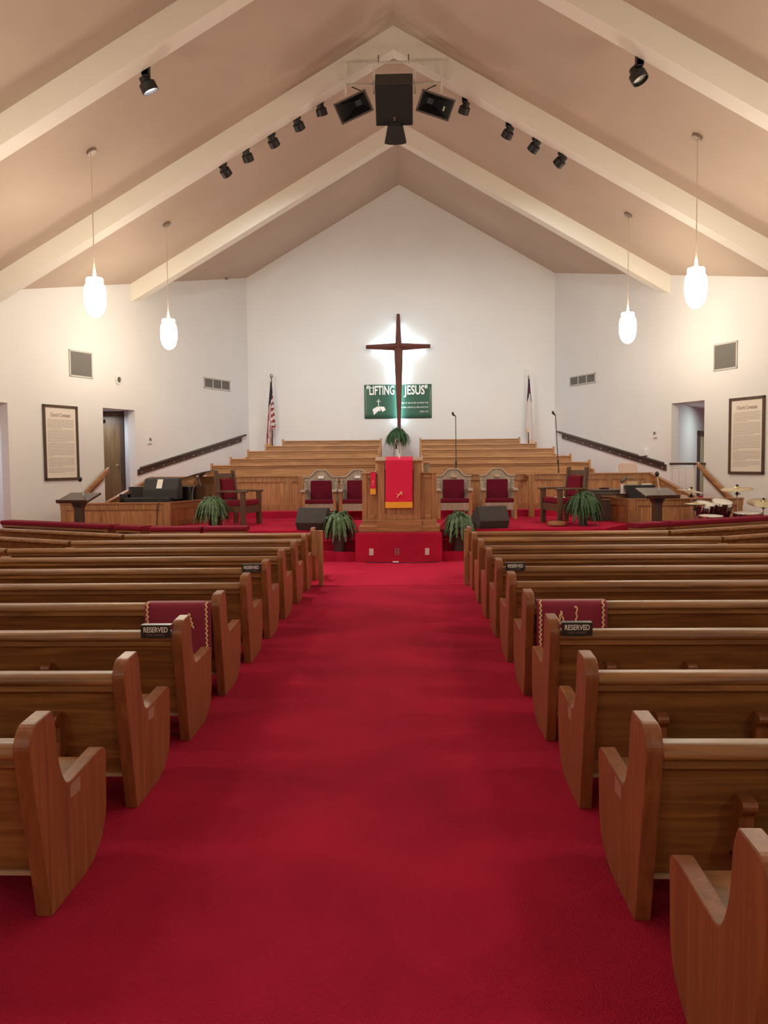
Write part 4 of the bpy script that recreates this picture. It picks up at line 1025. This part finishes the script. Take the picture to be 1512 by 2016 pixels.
# lecterns / music desks
def desk(loc, rz, lab, gx):
    t = thing('music_desk', lab, 'lectern', loc, rz, 'dark wooden music desks')
    b = MB(); b.box(-.22, .22, -.18, .18, 0, .04); b.obj('base', 'walnut', t, bevel=.006)
    b = MB(); b.box(-.075, .075, -.05, .05, .04, 1.05); b.prism([(-.16, 1.09), (-.08, .95), (.08, .95), (.16, 1.09)], -.05, .05, 'y'); b.obj('column', 'walnut_z', t, bevel=.004)
    m0 = Matrix.Translation((0, 0, 1.13)) @ Matrix.Rotation(R(18), 4, 'X')
    b = MB(); b.box(-.31, .31, -.22, .22, -.02, .02, m0); b.box(-.31, .31, -.235, -.215, -.02, .045, m0); b.obj('desk_top', 'walnut', t, bevel=.005)
    b = MB(); b.tube(smooth_path([(gx, .05, 1.13), (gx - .02, .05, 1.27), (gx - .05, .04, 1.42)], 6), .009, 8); b.obj('gooseneck', 'trimwhite', t, smooth=True)
    b = MB(); b.lathe([(.015, 0), (.036, .03), (.036, .06), (.015, .09)], (gx - .055, .04, 1.41), 12); b.obj('mic_head', 'black', t)
desk((-5.82, 14.6, .0), R(-14), 'dark wooden music desk with microphone before the left pit wall', .06)
desk((4.28, 14.6, .0), R(12), 'dark wooden music desk with tilted microphone before the organ', .07)

# ------------------------------------------------------------------ organ pit (right)
t = thing('organ_console', 'dark brown organ console behind the right pit wall', 'organ', (4.35, 17.0, .32))
b = MB(); b.box(-.75, .75, -.30, .38, 0, .74); b.obj('case', 'walnut', t, bevel=.01)
b = MB(); b.box(-.70, .72, -.25, .40, .74, .80); b.obj('lid', 'walnut', t, bevel=.01)
b = MB(); b.box(-.55, .55, -.32, -.29, .60, .62); b.box(-.55, .55, -.34, -.30, .66, .68); b.obj('stop_rail', 'oak_x', t)
t = thing('music_case', 'open black music case with folders standing on the right pit wall', 'case', (4.44, 16.28, .96))
b = MB(); b.prism([(-.22, 0), (.22, 0), (.28, .26), (-.29, .26)], -.1, .2, 'y'); b.obj('case_body', 'black', t, bevel=.008)
b = MB(); b.box(-.28, .27, -.09, .19, .255, .262); b.obj('case_rim', 'cover', t)
b = MB()
for i, (dx, w) in enumerate(((.03, .012), (.055, .006))): b.box(dx, dx + w, -.105, -.10, .10, .155)
b.obj('badge', 'steel', t)
for i, (x, z, w, h, m, lab) in enumerate(((4.33, 1.215, .20, .075, 'tan', 'orange folder standing up out of the black music case'), (4.60, 1.215, .19, .03, 'paper', 'yellowish booklet peeking from the black music case'), (4.16, 1.13, .10, .10, 'white', 'white papers leaning beside the black music case'))):
    t = thing('sheet_music', lab, 'paper', (x, 16.40, z), 0, 'papers around the organ')
    b = MB(); b.box(-w / 2, w / 2, -.02, .06, -.08, h, Matrix.Rotation(R(-12 + 6 * i), 4, 'X')); b.obj('sheet', m, t, bevel=.002)
t = thing('organ_book', 'small dark red book lying on the organ lid', 'book', (3.95, 16.98, 1.121), 0)
b = MB(); b.box(-.12, .05, -.08, .08, 0, .035); b.obj('cover', 'drumshell', t, bevel=.003)
t = thing('organ_lamp', 'thin arched lamp on the organ', 'lamp', (4.50, 17.15, 1.12))
b = MB(); b.tube(smooth_path([(.22, 0, 0), (.15, 0, .16), (.02, 0, .22), (-.12, 0, .22)], 6), .008, 8); b.obj('arm', 'steel', t, smooth=True)
b = MB(); b.cone((-.08, 0, .23), (-.20, -.03, .14), .02, .04, 12); b.obj('lamp_shade', 'dome', t)
def folding(loc, lab, w=.23):
    t = thing('folding_chair', lab, 'chair', loc, 0, 'beige folding chairs')
    b = MB(); b.prism(rounded([(-w, .50), (w, .50), (w * .98, .72), (w * .75, .80), (-w * .75, .80), (-w * .98, .72)], .07, 5), 0, .03, 'y'); b.obj('backrest', 'pinkplastic', t, bevel=.008)
    b = MB(); b.box(-w, w, -.40, -.02, .43, .46); b.obj('seat', 'pinkplastic', t, bevel=.01)
    for x in (-1, 1):
        b = MB(); b.cyl((x * w * .98, .02, .78 - .1), (x * w * .98, -.38, 0.0), .011, 8); b.cyl((x * w * .9, -.2, .45), (x * w * .9, .16, 0), .011, 8); b.obj('leg', 'steel', t)
folding((4.97, 19.25, .92 - .08), 'beige folding chair showing above the right end of the choir screen')
folding((5.35, 16.75, .32 - .12), 'beige folding chair showing just above the right pit wall', .19)
t = thing('round_stool', 'round wooden stool top before the right armchair', 'stool', (2.72, 15.55, .5))
b = MB(); b.lathe([(.13, .0), (.17, .02), (.17, .07), (.14, .08)], n=24); b.obj('basket_body', 'oak_x', t, smooth='auto')
b = MB(); b.lathe([(.02, .075), (.12, .085)], n=20, capt=True); b.obj('top', 'oak_x', t)

# ------------------------------------------------------------------ drums
def tilt(ax, ay): return Euler((ax, ay, 0)).to_matrix().to_4x4()
def drum(name, loc, r, h, rot, lab, cat='drum', head='drumhead'):
    t = thing(name, lab, cat, loc, 0, 'drum kit by the right pit wall'); m0 = tilt(*rot)
    b = MB(); b.lathe([(r, -h), (r, -.01)], n=28, mtx=m0); b.obj('shell', 'drumshell', t, smooth='auto')
    b = MB(); b.lathe([(r * .98, -.005), (r * .97, .002), (.01, .004)], n=28, mtx=m0); b.obj('drumhead', head, t, smooth='auto')
    b = MB(); b.lathe([(r * 1.0, -.035), (r * 1.05, -.035), (r * 1.05, .012), (r * .99, .012), (r * .99, -.03)], n=28, mtx=m0, capb=False, capt=False)
    b.lathe([(r * 1.0, -h - .008), (r * 1.05, -h - .008), (r * 1.05, -h + .02), (r * 1.0, -h + .02)], n=28, mtx=m0, capb=False, capt=False); b.obj('hoop', 'chrome', t, smooth='auto')
    b = MB()
    for i in range(8):
        a = i * PI / 4 + .2; c = Vector((math.cos(a) * r * 1.04, math.sin(a) * r * 1.04, 0))
        b.cyl(m0 @ (c + Vector((0, 0, .018))), m0 @ (c + Vector((0, 0, -h * .45))), .007, 6); b.cyl(m0 @ (c + Vector((0, 0, -h * .35))), m0 @ (c + Vector((0, 0, -h * .55))), .014, 8)
    b.obj('lug', 'chrome', t)
    return t
def cymbal(loc, r, rot, hgt, lab, hat=False, base=0):
    t = thing('hi_hat' if hat else 'cymbal_stand', lab, 'cymbal', (loc[0], loc[1], base), 0, 'drum kit by the right pit wall'); m0 = tilt(*rot); z = loc[2] - base
    b = MB(); prof = [(r, -.02), (r * .6, .0), (r * .22, .012), (r * .16, .03), (.012, .038), (.012, .034), (r * .15, .026), (r * .21, .008), (r * .6, -.004), (r, -.0225)]
    b.lathe(prof, (0, 0, z), 32, m0, capb=False, capt=False); b.obj('cymbal', 'brass', t, smooth='auto')
    if hat: b = MB(); b.lathe([(q, -zz - .03) for q, zz in prof], (0, 0, z), 32, m0, capb=False, capt=False); b.obj('cymbal', 'brass', t, smooth='auto')
    b = MB(); b.cyl((0, 0, .25), (0, 0, z - .01), .011, 8); b.cyl((0, 0, z + .03), (0, 0, z + (.12 if hat else .05)), .006, 8)
    b.obj('pole', 'chrome', t, smooth='auto')
    b = MB(); b.cyl((0, 0, z + .035), (0, 0, z + .065), .022, 10); b.cyl((-.04, 0, z - .10), (.05, 0, z - .10), .01, 8); b.cyl((0, 0, z - .13), (0, 0, z - .06), .02, 10); b.obj('wing_nut', 'black', t)
    for i in range(3):
        a = i * 2 * PI / 3 + .4; b = MB(); b.cyl((0, 0, .30), (math.cos(a) * .28, math.sin(a) * .28, 0.01), .009, 6); b.obj('leg', 'chrome', t)
def DP(x, y, z, ny):
    f = ny / y; return (x * f, ny, 1.7 - (1.7 - z) * f)
cymbal(DP(4.73, 14.2, 1.18, 15.5), .275, (R(2), R(9)), 0, 'crash cymbal on a stand beside the passage door')
cymbal(DP(5.49, 14.2, 1.215, 15.1), .275, (R(6), R(-4)), 0, 'ride cymbal on a stand before the right stair rail')
cymbal(DP(5.93, 14.2, .985, 14.9), .28, (R(14), R(-3)), 0, 'large cymbal at the right picture edge, tilted toward the camera')
cymbal(DP(4.80, 14.2, .965, 14.25), .17, (R(2), R(0)), 0, 'hi-hat cymbals closest to the music desk', hat=True)
drum('rack_tom', DP(4.97, 14.2, .955, 14.75), .15, .23, (R(16), R(8)), 'smaller rack tom drum with white head over the bass drum')
drum('rack_tom', DP(5.25, 14.2, .985, 14.8), .17, .28, (R(17), R(4)), 'larger rack tom drum with white head, right of the smaller tom')
drum('snare_drum', DP(5.06, 14.2, .745, 14.35), .20, .15, (R(4), 0), 'wide snare drum low in front of the rack toms')
drum('floor_tom', DP(5.67, 14.2, .79, 14.65), .225, .38, (R(4), R(-2)), 'floor tom drum right of the toms, under the large cymbal')
t = thing('bass_drum', 'dark bass drum beneath the rack toms', 'drum', (5.30, 14.92, .31), 0, 'drum kit by the right pit wall')
b = MB(); b.cyl((0, -.2, 0), (0, .2, 0), .29, 32); b.obj('shell', 'drumshell', t, smooth='auto')
b = MB()
for y in (-.215, .185): b.lathe([(.285, 0), (.31, 0), (.31, .03), (.285, .03)], (0, y, 0), 32, Matrix.Rotation(R(-90), 4, 'X'), capb=False, capt=False)
b.obj('hoop', 'chrome', t, smooth='auto')
b = MB(); b.cyl((0, 0, .28), (0, 0, .50), .018, 10); b.cyl((-.14, 0, .5), (.14, 0, .5), .012, 8); b.obj('tom_mount', 'chrome', t)
for nm in ('snare_drum', 'floor_tom'):
    p = bpy.data.objects[nm]
    for i in range(3):
        a = i * 2 * PI / 3 + .5; r = .15 if 'snare' in nm else .235; b = MB(); b.cyl((math.cos(a) * r, math.sin(a) * r, -.2), (math.cos(a) * (r + .02), math.sin(a) * (r + .02), -p.location.z + .005), .009, 6); b.obj('leg', 'chrome', p)

# ------------------------------------------------------------------ lights
def spot(name, loc, aim, power, size, col=(1, .9, .8), blend=.6, rad=.12):
    L = bpy.data.lights.new(name, 'SPOT'); L.energy = power; L.spot_size = R(size); L.spot_blend = blend; L.color = col; L.shadow_soft_size = rad
    o = bpy.data.objects.new(name, L); COL.objects.link(o); o.location = loc; o.rotation_euler = (Vector(aim) - Vector(loc)).to_track_quat('-Z', 'Y').to_euler(); return o
def area(name, loc, aim, power, sx, sy, col):
    L = bpy.data.lights.new(name, 'AREA'); L.shape = 'RECTANGLE'; L.size = sx; L.size_y = sy; L.energy = power; L.color = col
    o = bpy.data.objects.new(name, L); COL.objects.link(o); o.location = loc; o.rotation_euler = (Vector(aim) - Vector(loc)).to_track_quat('-Z', 'Y').to_euler(); return o
spot('lit_can_light', (-3.55, 12.22, 6.9), (-.5, 13.6, 0), 500, 70, (1, .92, .88))
for i, (x, z) in enumerate((LS[1], LS[3], RS[1], RS[3], LS[0])):
    spot('stage_can_light', (x, 16.3, z - .12), (x * .7, 22.5 + (i % 2), 2.0), 290, 95, (.90, .98, .98), .9, .1)
area('hall_light_left', (-9.8, 17.0, 2.8), (-9.8, 17.0, 0), 30, 1.0, 1.0, (.85, .95, 1.0))
area('passage_light_left', (-7.6, 20.0, 2.9), (-7.6, 20.0, 0), 14, .4, .4, (.8, .9, 1.0))
area('passage_light_right', (8.0, 20.6, 2.95), (7.6, 20.4, 0), 22, .9, .9, (.85, 1.0, .95))

w = bpy.data.worlds.new('World'); sc.world = w; w.use_nodes = True
w.node_tree.nodes['Background'].inputs[0].default_value = (.5, .55, .6, 1); w.node_tree.nodes['Background'].inputs[1].default_value = .05

# ------------------------------------------------------------------ camera
F_PX = 1650.0; rho = .0095; vx, vy = 49.0, 98.0
ux, uy = vx * math.cos(rho) + vy * math.sin(rho), vy * math.cos(rho) - vx * math.sin(rho)
a_ = math.atan(ux / F_PX); p_ = math.atan(uy * math.cos(a_) / F_PX)
Fv = Vector((-math.sin(a_) * math.cos(p_), math.cos(a_) * math.cos(p_), -math.sin(p_)))
Rv = Vector((math.cos(a_), math.sin(a_), 0)); Uv = Rv.cross(Fv)
R2 = Rv * math.cos(rho) - Uv * math.sin(rho); U2 = Uv * math.cos(rho) + Rv * math.sin(rho)
cam = bpy.data.cameras.new('camera'); cam.sensor_fit = 'VERTICAL'; cam.sensor_height = 36.0; cam.lens = F_PX / 2016 * 36.0; cam.clip_start = .05; cam.clip_end = 200
co = bpy.data.objects.new('camera', cam); COL.objects.link(co)
mm = Matrix((R2, U2, -Fv)).transposed().to_4x4(); mm.translation = Vector((0, 0, 1.7)); co.matrix_world = mm
sc.camera = co
sc.view_settings.view_transform = 'Standard'; sc.view_settings.look = 'None'; sc.view_settings.gamma = 1; sc.view_settings.use_curve_mapping = False
sc.view_settings.exposure = 0.22
sc.cycles.max_bounces = 8; sc.cycles.diffuse_bounces = 5
